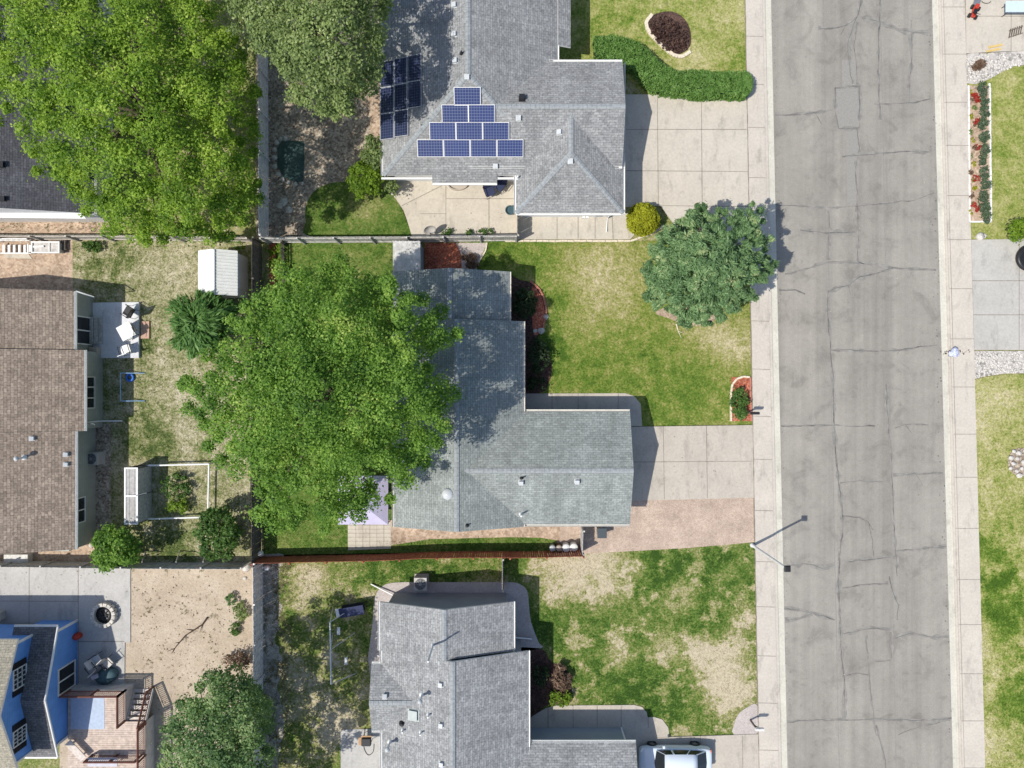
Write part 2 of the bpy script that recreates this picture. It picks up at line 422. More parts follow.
def smooth(pts, n=4, closed=True):
    """Catmull-Rom resample of pixel points"""
    P = [Vector((p[0], p[1], 0)) for p in pts]; N_ = len(P); out = []
    rng = range(N_ if closed else N_ - 1)
    for i in rng:
        p0 = P[(i - 1) % N_] if closed or i > 0 else P[i]; p1 = P[i]; p2 = P[(i + 1) % N_]
        p3 = P[(i + 2) % N_] if closed or i + 2 < N_ else P[i + 1]
        for k in range(n):
            t = k / n
            q = .5 * ((2 * p1) + (p2 - p0) * t + (2 * p0 - 5 * p1 + 4 * p2 - p3) * t * t + (3 * p1 - p0 - 3 * p2 + p3) * t ** 3)
            out.append((q.x, q.y))
    if not closed: out.append((P[-1].x, P[-1].y))
    return out
def strips(mb, pts, w, z, jit=0, wj=0, px=True, mi=0):
    """thin ribbon on the ground along pixel polyline"""
    P = [G(*p) if px else Vector((p[0], p[1], 0)) for p in pts]
    Q = []
    for i in range(len(P) - 1):
        n = max(1, int((P[i + 1] - P[i]).length / (.4 if jit else 5)))
        for k in range(n):
            c = P[i].lerp(P[i + 1], k / n)
            if i + k > 0: c += Vector((rnd.uniform(-jit, jit), rnd.uniform(-jit, jit), 0))
            Q.append(c)
    Q.append(P[-1])
    L = []; R = []
    for i, c in enumerate(Q):
        d = (Q[min(i + 1, len(Q) - 1)] - Q[max(0, i - 1)]).normalized(); nrm = Vector((-d.y, d.x, 0))
        h = w / 2 * (1 + rnd.uniform(-wj, wj))
        L.append(c + nrm * h + Vector((0, 0, z))); R.append(c - nrm * h + Vector((0, 0, z)))
    n = len(Q)
    mb.add(L + R, [[i, n + i, n + i + 1, i + 1] for i in range(n - 1)], mi)
def inside(p, poly):
    x, y = p; c = False; n = len(poly)
    for i in range(n):
        x1, y1 = poly[i][0], poly[i][1]; x2, y2 = poly[i - 1][0], poly[i - 1][1]
        if (y1 > y) != (y2 > y) and x < (x2 - x1) * (y - y1) / (y2 - y1) + x1: c = not c
    return c

def raw(name, V, Fq, m, parent=None, nv=4, smooth_=False):
    """fast mesh from numpy arrays: V (N*nv,3), consecutive faces of nv vertices"""
    o = np.array(ORG[parent] if parent else (0, 0, 0), dtype=np.float64)
    V = (V - o).astype(np.float32); nf = len(V) // nv
    me = bpy.data.meshes.new(name)
    me.vertices.add(len(V)); me.vertices.foreach_set('co', V.ravel())
    me.loops.add(nf * nv); me.loops.foreach_set('vertex_index', np.arange(nf * nv, dtype=np.int32))
    me.polygons.add(nf); me.polygons.foreach_set('loop_start', np.arange(0, nf * nv, nv, dtype=np.int32))
    me.update(calc_edges=True); me.materials.append(m)
    ob = bpy.data.objects.new(name, me); COL.objects.link(ob)
    if parent: ob.parent = parent; ORG[ob] = ORG[parent]
    else: ORG[ob] = Vector((0, 0, 0))
    return ob

def grass(poly, m, dens, hgt=.07, seed=1, holes=(), wid=.022):
    R = np.random.default_rng(seed)
    W = [G(*p) for p in poly]; HW = [[G(*p) for p in h] for h in holes]
    xs = [p.x for p in W]; ys = [p.y for p in W]
    n = int((max(xs) - min(xs)) * (max(ys) - min(ys)) * dens)
    P = np.column_stack([R.uniform(min(xs), max(xs), n), R.uniform(min(ys), max(ys), n)])
    def ins(P, poly):
        c = np.zeros(len(P), bool)
        for i in range(len(poly)):
            x1, y1 = poly[i].x, poly[i].y; x2, y2 = poly[i - 1].x, poly[i - 1].y
            if y1 == y2: continue
            c ^= ((y1 > P[:, 1]) != (y2 > P[:, 1])) & (P[:, 0] < (x2 - x1) * (P[:, 1] - y1) / (y2 - y1) + x1)
        return c
    k = ins(P, W)
    for h in HW: k &= ~ins(P, h)
    P = P[k]; n = len(P); B = 3
    C = np.repeat(np.column_stack([P, np.full(n, .008)]), B, 0)
    a = R.uniform(0, 2 * np.pi, n * B); h = hgt * R.uniform(.5, 1.3, n * B); ln = R.uniform(.3, 1.2, n * B) * hgt
    d = np.column_stack([np.cos(a), np.sin(a), np.zeros(n * B)]); pr = np.column_stack([-np.sin(a), np.cos(a), np.zeros(n * B)])
    C = C + d * R.uniform(0, .03, (n * B, 1))
    w = wid * R.uniform(.7, 1.5, (n * B, 1))
    tip = C + d * ln[:, None]; tip[:, 2] += h
    V = np.stack([C - pr * w, C + pr * w, tip], 1).reshape(-1, 3)
    o = raw('grass', V, None, m, nv=3); o['kind'] = 'stuff'
    return o

# ------------------------------------------------------------------ foliage
def leaves(R, cen, rad, nper, size, up=.5, flat=.8, aspect=1.0, radial=0.0, axis=None, shell=.5):
    """leaf quads around clump centres; returns vertices (N*4,3)"""
    n = len(cen) * nper
    C = np.repeat(cen, nper, 0); r = np.repeat(rad, nper)[:, None]
    d = R.normal(size=(n, 3)); d /= np.linalg.norm(d, axis=1)[:, None]
    d[:, 2] = np.where(R.random(n) < .6, np.abs(d[:, 2]), d[:, 2])
    q = shell + (1 - shell) * R.random((n, 1)) ** .5
    q = q * np.where(R.random((n, 1)) < .3, 1 + .45 * np.abs(R.normal(size=(n, 1))), 1)
    off = d * r * q; off[:, 2] *= flat
    P = C + off
    nr = d * .7 + R.normal(size=(n, 3)) * .45; nr[:, 2] += up
    nr /= np.linalg.norm(nr, axis=1)[:, None]
    t = R.normal(size=(n, 3))
    if radial and axis is not None:
        ax = P - np.array(axis); ax[:, 2] = ax[:, 2] * .4 - .1; ax /= np.linalg.norm(ax, axis=1)[:, None]
        t = t * (1 - radial) + ax * 2 * radial
    t -= nr * np.sum(t * nr, 1)[:, None]; t /= np.linalg.norm(t, axis=1)[:, None]
    b = np.cross(nr, t)
    s = size * R.uniform(.6, 1.35, (n, 1))
    a, c = t * s * aspect, b * s
    V = np.stack([P - a, P + c * .62 - a * .1, P + a, P - c * .62 - a * .1], 1)
    return V.reshape(-1, 3)

def crown(name, parent, m, outline, zc, ztop, zlow, spacing=1.0, crad=.9, nper=150, size=.12, seed=1, up=.5, low=.35,
          bump=.7, gap=.0, aspect=1.0, radial=0, flat=.75, edge=0.5, center=None, ret=False, shell=.5, pw=2.0, keep=.75, grow=1.0):
    """crown filling a silhouette (photo pixels, read at height zc): upper dome, sparse underside"""
    R = np.random.default_rng(seed); rr = random.Random(seed)
    W = [G(*p, zc) for p in smooth(outline, 3)]
    cx = sum(p.x for p in W) / len(W); cy = sum(p.y for p in W) / len(W)
    if center: c_ = G(*center, zc); cx, cy = c_.x, c_.y
    W = [Vector((cx + (p.x - cx) * grow, cy + (p.y - cy) * grow, 0)) for p in W]
    xs = [p.x for p in W]; ys = [p.y for p in W]
    def rel(x, y):
        a = math.atan2(y - cy, x - cx); best = 1e9
        dx, dy = math.cos(a), math.sin(a)
        for i in range(len(W)):
            x1, y1 = W[i - 1].x - cx, W[i - 1].y - cy; x2, y2 = W[i].x - cx, W[i].y - cy
            den = dx * (y2 - y1) - dy * (x2 - x1)
            if abs(den) < 1e-9: continue
            t = (x1 * (y2 - y1) - y1 * (x2 - x1)) / den; u = (x1 * dy - y1 * dx) / den
            if t > 0 and -1e-6 <= u <= 1.000001 and t < best: best = t
        return math.hypot(x - cx, y - cy) / best
    cen = []; rad = []
    y = min(ys)
    while y < max(ys):
        x = min(xs)
        while x < max(xs):
            qx = x + rr.uniform(-.5, .5) * spacing; qy = y + rr.uniform(-.5, .5) * spacing
            if inside((qx, qy), W):
                d = min(rel(qx, qy), 1)
                f = math.sqrt(max(0, 1 - d ** pw))
                nz = mnoise.noise(Vector((qx * .42 + seed * 7, qy * .42, seed)))
                nz2 = mnoise.noise(Vector((qx * .9 + seed * 3, qy * .9, seed + 9)))
                if (nz2 > -.45 + gap * 1.2 or rr.random() > .65 + gap) and (d < .93 or rr.random() < keep):
                    z = zc + (ztop - zc) * f * (.92 + .0 * nz) + bump * nz * 1.3 + rr.uniform(-.35, .35) * bump
                    k = (H - z) / (H - zc)
                    r = crad * rr.uniform(.55, 1.2) * (1 - .45 * max(0, d - .55) / .45)
                    inx = max(0, d - .8) / .2 * r * edge / max(.1, math.hypot(qx - cx, qy - cy))
                    cen.append(((qx - (qx - cx) * inx) * k, (qy - (qy - cy) * inx) * k, z)); rad.append(r)
                if rr.random() < low:
                    z = zc - (zc - zlow) * f * rr.uniform(.3, 1)
                    cen.append((cx + (qx - cx) * .9, cy + (qy - cy) * .9, z)); rad.append(crad * rr.uniform(.5, 1))
            x += spacing
        y += spacing * .92
    cen = np.array(cen); rad = np.array(rad)
    V = leaves(R, cen, rad, nper, size, up, flat, aspect, radial, (cx, cy, zc - 1), shell)
    o = raw(name, V, None, m, parent)
    return o, cen

def trunk(parent, base, cen, r0, hz, seed=1, nl=12, mat='bark'):
    """tapered trunk and curved limbs reaching into the crown clumps"""
    rr = random.Random(seed); mb = MB(); b = Vector(base)
    cc = Vector(np.mean(cen, 0)); top = Vector((b.x * .6 + cc.x * .4, b.y * .6 + cc.y * .4, hz))
    mid = b.lerp(top, .5) + Vector((rr.uniform(-.15, .15), rr.uniform(-.15, .15), 0))
    mb.tube([b - Vector((0, 0, .1)), b + Vector((0, 0, .25)), mid, top], [r0 * 1.5, r0 * 1.05, r0 * .85, r0 * .7], 10)
    idx = list(range(len(cen))); rr.shuffle(idx)
    for i in idx[:nl]:
        e = Vector(cen[i]); s0 = b.lerp(top, rr.uniform(.7, 1.0)) if top.z > 1 else top
        m1 = s0.lerp(e, .45) + Vector((0, 0, .12 * (e - s0).length))
        r = r0 * rr.uniform(.3, .5)
        mb.tube([s0, m1, s0.lerp(e, .75) + Vector((0, 0, .08 * (e - s0).length)), e], [r, r * .7, r * .45, .015], 6)
        for _ in range(2):
            e2 = Vector(cen[rr.choice(idx)])
            if (e2 - m1).length < 3.5: mb.tube([m1, m1.lerp(e2, .5) + Vector((0, 0, .1)), e2], [r * .5, r * .3, .012], 5)
    return mb.build('trunk', M[mat], parent)

def tree(name, label, cat, base_px, outline, mat, zc, ztop, zlow, r0, seed, nl=12, group=None, **kw):
    base = G(*base_px)
    t = thing(name, label, cat, base, group)
    o, cen = crown('crown', t, M[mat], outline, zc, ztop, zlow, seed=seed, **kw)
    trunk(t, base, cen, r0, zlow + (zc - zlow) * .5, seed, nl)
    return t

def ell(cx, cy, rx, ry, n=14, rot=0):
    return [(cx + rx * math.cos(t) * math.cos(rot) - ry * math.sin(t) * math.sin(rot), cy + rx * math.cos(t) * math.sin(rot) + ry * math.sin(t) * math.cos(rot)) for t in [2 * math.pi * i / n for i in range(n)]]

def shrub(name, label, cat, cx, cy, rx, ry, mat, h, seed, group=None, nper=60, size=.07, spacing=.38, crad=.34, rot=0, stem=True, **kw):
    """low plant: centre and radii in photo pixels, height in metres"""
    base = G(cx, cy); base = Vector((base.x * (H - h * .5) / H, base.y * (H - h * .5) / H, 0))
    t = thing(name, label, cat, base, group)
    a = dict(low=.5, bump=.12 * h, edge=.8)
    a.update(kw)
    o, cen = crown('foliage', t, M[mat], ell(cx, cy, rx, ry, rot=rot), h * .5, h, h * .12, spacing=spacing, crad=crad, nper=nper, size=size, seed=seed, **a)
    if stem:
        mb = MB(); rr = random.Random(seed)
        for i in range(6):
            e = Vector(cen[rr.randrange(len(cen))]); mb.tube([base + Vector((rr.uniform(-.05, .05), rr.uniform(-.05, .05), -.03)), base.lerp(e, .5) + Vector((0, 0, .1)), e], [.03, .02, .008], 5)
        mb.build('stem', M['bark'], t)
    return t

# ================================================================== setting: ground
def ground():
    mb = MB(); n = 20; ext = 600
    mb.poly([(-ext, -ext, -.02), (ext, -ext, -.02), (ext, ext, -.02), (-ext, ext, -.02)])
    mb.build('ground', M['ground'])['kind'] = 'structure'
ground()
yl = lambda y: 770 + 16.5 * y / 768          # left asphalt edge
yr = lambda y: 932.8 + 21 * y / 768        # right asphalt edge
Y0, Y1 = -300, 1070
def ragged(fx, amp, step=6):
    return [(fx(y) + rnd.uniform(-amp, amp), y) for y in range(Y0, Y1 + 1, step)]
# street slab
st = sheet('street', ragged(lambda y: yl(y) + .3, .55) + ragged(lambda y: yr(y) - .3, .7)[::-1], M['asphalt'], z=.012)
mb = MB()
cracks = [
 [(861,0),(858,15),(852,27),(848,45),(849,60),(851,75),(853,87)], [(857,22),(854,45),(856,70),(857,87)], [(818,28),(832,29),(845,26),(857,17)],
 [(860,17),(880,22),(900,30),(912,32),(928,33)], [(911,20),(911,45),(912,60),(909,80),(909,102)], [(874,104),(895,104),(915,102),(930,99)],
 [(775,115),(795,115),(815,113),(833,110)], [(835,88),(860,86),(859,128),(838,129),(835,112),(835,88)], [(857,128),(859,150),(855,170),(857,192),(857,210),(858,240),(858,262),(864,264)],
 [(842,157),(860,155),(900,152),(930,152)], [(775,205),(800,206),(830,208),(856,206),(880,204),(915,200),(934,193)], [(800,230),(825,233),(855,232)],
 [(828,208),(829,225),(828,260)], [(785,274),(810,268),(828,262),(860,263),(880,266),(893,268),(915,269),(936,270)], [(893,268),(880,272),(860,277),(848,285),(835,289),(828,292)],
 [(828,290),(828,310),(829,330),(831,352),(833,375),(834,420),(835,450),(838,475),(841,500),(843,525),(840,550),(838,576),(839,600),(840,625),(841,650),(844,680),(845,700),(844,720)],
 [(831,350),(850,350),(880,351),(900,350),(920,347),(937,345)], [(781,426),(805,426),(830,425),(850,426),(875,426)], [(895,428),(905,424),(928,425)],
 [(886,384),(888,420),(891,450),(892,480),(893,510),(895,540),(897,576)], [(893,475),(915,474),(943,473)], [(840,483),(860,481),(885,482)],
 [(842,516),(860,517),(868,522),(872,540),(874,560)], [(895,551),(920,549),(946,546)], [(784,566),(805,563),(822,568),(835,565)], [(845,562),(870,559),(890,557)],
 [(842,588),(860,585),(888,583)], [(889,576),(892,590),(898,605),(897,620)], [(784,608),(800,610),(812,613),(835,620)], [(812,613),(800,619),(785,620)],
 [(842,634),(870,628),(892,630)], [(866,635),(868,660),(870,690),(874,720),(876,735)], [(892,630),(891,660),(870,662)], [(895,638),(910,633),(930,637),(949,637)],
 [(845,676),(858,673),(868,675)], [(786,722),(810,720),(840,720),(870,719),(900,720),(930,720),(952,718)], [(898,735),(915,728),(940,722)], [(876,725),(880,740),(885,760),(886,800)],
 [(779,290),(795,290),(805,294)], [(880,0),(878,60),(880,120)], [(861,0),(862,-80)], [(832,-10),(826,-70),(828,-160)]]
hm = MB()
for i, c in enumerate(cracks): strips(hm, c, rnd.uniform(.10, .26), .0146 + .00004 * i, .05, .95)
hm.build('crack_margin', M['halo'], st)
for c in cracks: strips(mb, c, rnd.uniform(.022, .06), .017, .045, .95)
for c in cracks[:24:2]:
    p = c[len(c) // 2]; strips(mb, [(p[0], p[1]), (p[0] + rnd.uniform(-9, 9), p[1] + rnd.uniform(4, 12))], .03, .0172, .04, .6)
mb.build('crack', M['crack'], st)
mb = MB()
for k, x in enumerate((823, 880)):        # faint paving seams
    strips(mb, [(x + (y + 0) * .021, y) for y in range(-200, 1000, 30)], .035, .0155, .01, .4)
mb.build('paving_seam', M['patch'], st)
mb = MB(); k_ = 0
for poly in ([(835, 88), (860, 86), (859, 128), (838, 129)], [(846, 130), (860, 130), (858, 205), (847, 205)], [(842, 60), (857, 60), (856, 86), (842, 86)]):
    mb.prism([G(*p) for p in poly], .0130, .0138 + .0001 * k_); k_ += 1
mb.build('asphalt_patch', M['patch2'], st)
# gutters, kerbs, sidewalks
def lane(name, fa, fb, m, z, thick=True):
    P = [(fa(y), y) for y in range(Y0, Y1 + 1, 40)] + [(fb(y), y) for y in range(Y0, Y1 + 1, 40)][::-1]
    return sheet(name, P, m, z=z, thick=z if thick else 0)
lane('gutter', lambda y: yl(y) - 5.5, lambda y: yl(y) + .9, M['gutter_pan'], .02)
lane('gutter', lambda y: yr(y) - .9, lambda y: yr(y) + 5.0, M['gutter_pan'], .02)
lane('kerb', lambda y: yl(y) - 8.2, lambda y: yl(y) - 5.5, M['walk'], .085)
lane('kerb', lambda y: yr(y) + 5.0, lambda y: yr(y) + 7.2, M['walk2'], .085)
wl = lambda y: 744.8 + 13.8 * y / 768
wr = lambda y: 963.5 + 20.5 * y / 768
sw = lane('sidewalk', wl, lambda y: yl(y) - 8.4, M['walk'], .12)
sw2 = lane('sidewalk', lambda y: yr(y) + 7.4, wr, M['walk2'], .12)
mb = MB(); mb2 = MB()
for y in (-60, -10, 37, 85, 128, 178, 222, 271, 321, 369, 416, 459, 510, 561, 606, 655, 702, 749, 800):
    strips(mb, [(wl(y), y), (yl(y) - 8.6, y + .5)], .035, .125)
    strips(mb2, [(yr(y + 18) + 7.6, y + 18), (wr(y + 18), y + 18)], .035, .125)
mb.build('joint', M['joint'], sw); mb2.build('joint', M['joint'], sw2)
mb = MB(); strips(mb, [(yr(y) + 9.5, y) for y in range(-200, 1000, 40)], .03, .1245, 0, .3); mb.build('joint_line', M['joint'], sw2)
mb = MB(); strips(mb, [(wl(y) - .2, y) for y in range(-200, 1000, 40)], .05, .122, .01, .6); mb.build('joint_line', M['joint'], sw)
# dirt line where the asphalt meets the gutter (ravelled edge)
mb = MB()
for y in range(-60, 830, 3):
    if rnd.random() < .5:
        x = yl(y) + 1.2 + abs(rnd.gauss(0, 2.2)); mb.rock(G(x, y) + Vector((0, 0, .014)), rnd.uniform(.012, .035), rnd.randrange(999), flat=.4)
    if rnd.random() < .4:
        x = yr(y) - 1.2 - abs(rnd.gauss(0, 3.2)); mb.rock(G(x, y) + Vector((0, 0, .014)), rnd.uniform(.015, .05), rnd.randrange(999))
o = mb.build('loose_gravel', M['crack']); o['kind'] = 'stuff'

# driveways and slabs ------------------------------------------------
def slab(name, pts, m, thick=.09, joints=(), jw=.04):
    o = sheet(name, pts, m, z=thick, thick=thick)
    if joints:
        mb = MB()
        for j in joints: strips(mb, j, jw, thick + .004, .0, .3)
        mb.build('joint', M['joint'], o)
    return o
slab('driveway', [(612, 427), (wl(425) - .3, 425), (wl(498) - .3, 497.5), (612, 501)], M['drive'], .10,
     [[(663, 426.5), (664, 499)], [(706, 426), (707, 498)], [(613, 462), (751, 461)]])
slab('driveway', [(600, 95), (645, 95), (wl(97) - .3, 97), (wl(245) - .3, 245), (690, 243), (672, 222), (660, 206), (600, 208)], M['drive2'], .10,
     [[(657, 96), (658, 205)], [(701, 97), (702, 240)], [(601, 130), (746, 130)], [(601, 171), (747, 172)], [(660, 206), (748, 207)]])
slab('driveway', [(590, 739), (wl(733) - .3, 733.5), (wl(850) - .3, 850), (590, 850)], M['drive'], .10, [[(700, 735), (700, 850)], [(742, 735), (743, 850)]])
slab('driveway', [(wr(240) + .5, 240), (1120, 238), (1120, 350), (wr(350) + .5, 350)], M['drive3'], .10,
     [[(969.5, 281), (1120, 281)], [(970.5, 315), (1120, 315)], [(1018, 240), (1018, 350)], [(1066, 240), (1066, 350)]])
slab('driveway', [(wr(0) + .4, -90), (1120, -90), (1120, 50), (1000, 52), (wr(52) + .4, 54)], M['drive2'], .10, [[(965, 17), (1120, 17)], [(1010, -90), (1010, 52)]])
slab('path', [(520, 393.6), (625, 393.2), (634, 396), (640.5, 404), (642, 426), (520, 426)], M['drive'], .08, [[(552, 393.8), (552, 412)], [(578, 393.6), (578, 412)], [(618, 393.6), (618, 412)]])
slab('path', [(519, 215), (640, 213), (641, 228), (630, 239.5), (519, 239.5)], M['drive2'], .064, [[(537, 215), (537, 239)], [(557, 215), (557, 239)], [(578, 215), (578, 239)], [(595, 215), (595, 239)], [(612, 215), (613, 239)]])
slab('path', [(520, 728), (532, 716), (545, 708), (556, 705), (634, 704.5), (642, 706.5), (646.5, 712), (647.5, 717), (654, 716.5), (662, 719), (668, 727), (670, 741), (520, 742)], M['drive'], .08,
     [[(573, 705), (573, 727)], [(597, 705), (597, 727)], [(621, 705), (621, 727)], [(648, 727), (648, 717)], [(548, 707), (548, 727)]])
slab('patio', [(365, 176), (540, 176), (540, 237), (412, 237), (409, 226), (404, 211), (396, 199), (385, 189), (378, 183)], M['patio'], .07,
     [[(402, 206), (442, 186)], [(446, 186), (446, 237)], [(489, 186), (489, 237)], [(446, 199), (540, 199)], [(420, 214), (446, 214)]])
slab('patio', [(-120, 566), (131, 567), (131, 642), (125.5, 642), (125, 688), (-120, 688)], M['patio_grey'], .08,
     [[(30, 567), (30, 640)], [(79, 567), (79, 688)], [(-120, 600), (79, 601)], [(79, 641), (125, 641)]])
slab('patio', [(341, 729), (390, 728), (390, 900), (341, 900)], M['patio_grey'], .08)
slab('patio', [(94.5, 303), (140.5, 302.5), (140.5, 358), (95, 358)], M['slab_pale'], .22)
slab('paver_path', [(348, 522), (391, 522), (391, 548.5), (348, 550)], M['patio'], .05, [[(348, y), (391, y)] for y in range(525, 549, 4)] + [[(x, 523), (x, 549)] for x in (356, 363, 370, 377, 384)], .02)
# lawns and beds --------------------------------------------------------
FRONT = [(470, 241), (690, 241), (720, 250), (wl(250) - .4, 252), (wl(424) - .4, 424.5), (640, 426), (505, 426), (505, 300), (470, 280)]
sheet('lawn', FRONT, M['lawn_front'], z=.03, thick=.03)
SOUTH = [(500, 553), (583, 553), (640, 550.5), (692, 547.5), (wl(545) - .4, 542), (wl(733) - .4, 733), (590, 742), (500, 742)]
sheet('lawn', SOUTH, M['lawn_south'], z=.03, thick=.03)
NORTH = [(555, -180), (wl(-180) - .4, -180), (wl(96) - .4, 96), (645, 96), (620, 70), (555, 66)]
sheet('lawn', NORTH, M['lawn_north'], z=.03, thick=.03)
RIGHT = [(wr(377) + .5, 380), (985, 377), (1005, 374.5), (1120, 373), (1120, 1000), (wr(1000) + .5, 1000)]
sheet('lawn', RIGHT, M['lawn_right'], z=.03, thick=.03)
RBED = [(wr(85) + .5, 84), (985, 80), (1000, 72), (1015, 66.5), (1030, 66), (1120, 66), (1120, 239), (wr(238) + .5, 239.5)]
sheet('lawn', RBED, M['lawn_bed'], z=.03, thick=.03)
BACKN = smooth([(312, 237), (306, 222), (306, 207), (313, 193), (328, 184), (348, 182), (370, 184), (388, 191), (400, 206), (407, 222), (411, 237)], 3)
sheet('lawn', BACKN, M['lawn_back'], z=.045, thick=.045)
sheet('gravel_yard', [(256, -150), (395, -150), (395, 190), (412, 238), (256, 238)], M['mulch_brown'], z=.02, thick=.02)
sheet('gravel_yard', [(368, 96), (384, 96), (384, 150), (372, 150)], M['dirt_tan'], z=.032, thick=.032)
sheet('gravel_strip', smooth([(300, 237), (292, 215), (292, 200), (306, 186), (320, 181), (325, 184), (312, 196), (306, 210), (310, 237)], 3), M['mulch_brown'], z=.036, thick=.036)
BACKC = [(275, 243), (400, 243), (400, 500), (400, 540), (505, 536), (575, 537), (576, 551), (264, 557), (264, 300), (275, 290)]
sheet('lawn', BACKC, M['lawn_back'], z=.03, thick=.03)
sheet('mulch_bed', [(388, 520), (582, 518), (582, 549), (560, 549), (556, 540), (540, 537.5), (510, 537), (470, 538), (430, 539), (392, 545), (378, 546), (378, 520)], M['dirt_tan'], z=.038, thick=.038)
YARD = [(264, 555), (499, 551), (499, 620), (400, 660), (400, 1000), (250, 1000), (262, 700)]
sheet('lawn', YARD, M['lawn_yard'], z=.03, thick=.03)
WEST = [(60, 236), (252, 240), (250, 562), (130, 562), (60, 562)]
sheet('lawn', WEST, M['lawn_west'], z=.03, thick=.03)
sheet('gravel_yard', [(-200, 240), (73, 240), (73, 285), (76, 300), (-200, 300)], M['dirt_tan'], z=.036, thick=.036)
sheet('gravel_yard', [(90, 424), (111, 424), (111, 525), (78, 545), (78, 424)], M['mulch_brown'], z=.04, thick=.04)
sheet('gravel_yard', [(-200, 548), (95, 543), (112, 530), (122, 540), (122, 562), (-200, 563)], M['dirt_tan'], z=.036, thick=.036)
sheet('gravel_yard', [(-200, 215), (110, 218), (110, 234), (-200, 233)], M['dirt_tan'], z=.03, thick=.03)
sheet('gravel_strip', [(261, 555), (282, 555), (281, 575), (278, 590), (281, 612), (276, 640), (282, 665), (279, 690), (284, 720), (280, 760), (282, 900), (261, 900)], M['strip_gravel'], z=.036, thick=.036, jit=.16)
sheet('dirt_yard', [(124, 562), (263, 562), (263, 720), (263, 1000), (60, 1000), (60, 680), (124, 690)], M['dirt'], z=.03, thick=.03)
sheet('gravel_strip', [(583, 501), (612, 500.5), (wl(498) - .5, 497.5), (wl(542) - .5, 542), (692, 547.5), (640, 550.5), (583, 553.5), (560, 553), (560, 520)], M['pink_gravel'], z=.042, thick=.042)
sheet('gravel_apron', smooth([(372, 690), (373, 620), (375, 598), (381, 587), (393, 582.5), (420, 582), (470, 582), (505, 582), (518, 583), (527, 590), (529, 605), (531, 622), (539, 643), (541, 648), (500, 655), (440, 660)], 2), M['apron'], z=.05, thick=.05)
sheet('gravel_apron', smooth([(757, 705), (747, 707), (738, 714), (734, 724), (733.5, 734), (757, 734)], 3), M['apron'], z=.06, thick=.06)
sheet('mulch_bed', smooth([(505, 655), (541, 648), (548, 658), (556, 664), (566, 668), (572, 690), (571, 702), (545, 706), (530, 720), (505, 720)], 2), M['mulch_dark'], z=.05, thick=.05)
sheet('mulch_bed', smooth([(500, 282), (520, 280), (533, 284), (543, 296), (546, 312), (543, 328), (537, 340), (548, 352), (552, 368), (548, 385), (540, 393), (505, 394)], 2), M['mulch_dark'], z=.05, thick=.05)
sheet('mulch_bed', smooth([(532, 286), (541, 296), (544.5, 312), (541, 330), (534, 335), (532, 312)], 2), M['mulch_red'], z=.058, thick=.058)
sheet('mulch_bed', [(425, 243), (456, 243), (461, 254), (462, 272), (425, 272)], M['mulch_red'], z=.05, thick=.05)
sheet('gravel_yard', [(456, 243), (487, 243), (482, 255), (476, 272), (462, 272), (461, 254)], M['apron'], z=.048, thick=.048)
sheet('mulch_bed', smooth([(656, 14), (672, 12), (684, 19), (690, 31), (690, 46), (681, 54), (672, 54), (661, 45), (650, 33), (647, 22)], 3), M['mulch_dark'], z=.06, thick=.06)
sheet('mulch_bed', [(731, 377), (750, 377), (751, 421), (731, 421)], M['mulch_red'], z=.05, thick=.05)
sheet('mulch_bed', [(269.5, 243), (276, 243), (276, 290), (269.5, 290)], M['mulch_red'], z=.05, thick=.05)
sheet('mulch_bed', smooth([(655, 312), (668, 318), (690, 326), (712, 322), (718, 312), (690, 300)], 2), M['dirt_tan'], z=.04, thick=.04)
sheet('rock_bed', smooth([(wr(54) + .5, 55), (985, 54), (1010, 52), (1120, 51), (1120, 65), (1030, 65), (1012, 67), (1000, 73), (985, 81), (wr(84) + .5, 83.5)], 2), M['white_rock'], z=.055, thick=.055)
sheet('rock_bed', [(wr(350) + .5, 351), (1120, 351), (1120, 372), (1005, 373.5), (985, 376), (wr(377) + .5, 379)], M['white_rock'], z=.055, thick=.055)
sheet('flower_bed', [(968, 86), (988, 86), (989, 221), (968.5, 221)], M['dirt_tan'], z=.06, thick=.06)
# planted grass blades
grass(FRONT, M['lawn_front'], 55, .06, 1, [[(505, 275), (550, 282), (553, 394), (505, 394)], [(505, 394), (640, 394), (642, 428), (505, 428)], [(731, 377), (752, 377), (752, 424), (731, 424)], [(470, 241), (484, 243), (474, 275), (470, 280)]])
grass(SOUTH, M['lawn_south'], 60, .065, 2, [[(500, 553), (531, 560), (541, 648), (572, 668), (572, 702), (500, 742)], [(520, 722), (545, 705), (636, 704), (647, 716), (664, 718), (671, 745), (520, 745)], [(560, 548), (640, 550), (610, 556)]])
grass([(575, -20), (wl(0) - .4, -20), (wl(96) - .4, 96), (645, 96), (620, 70), (575, 60)], M['lawn_north'], 60, .06, 3, [smooth([(656, 14), (684, 19), (690, 46), (672, 54), (650, 33), (647, 22)], 3)])
grass([(wr(380) + .5, 380), (985, 377), (1005, 375), (1050, 373), (1050, 790), (wr(790) + .5, 790)], M['lawn_right'], 60, .07, 4)
grass([(wr(86) + .5, 222), (989, 222), (990, 82), (1015, 67), (1050, 66), (1050, 239), (wr(238), 239)], M['lawn_bed'], 60, .06, 5)
grass(BACKN, M['lawn_back'], 60, .07, 6)
grass([(276, 243), (395, 243), (395, 330), (276, 330)], M['lawn_back'], 55, .07, 7)
grass([(264, 510), (350, 510), (350, 553), (264, 553)], M['lawn_back'], 50, .07, 8)
grass([(378, 540), (430, 539), (470, 538), (510, 537), (555, 540), (556, 549), (378, 551)], M['lawn_back'], 60, .08, 9)
grass([(272, 557), (505, 554), (505, 580), (385, 582), (372, 600), (371, 730), (340, 730), (340, 790), (273, 790)], M['lawn_yard'], 50, .08, 10)
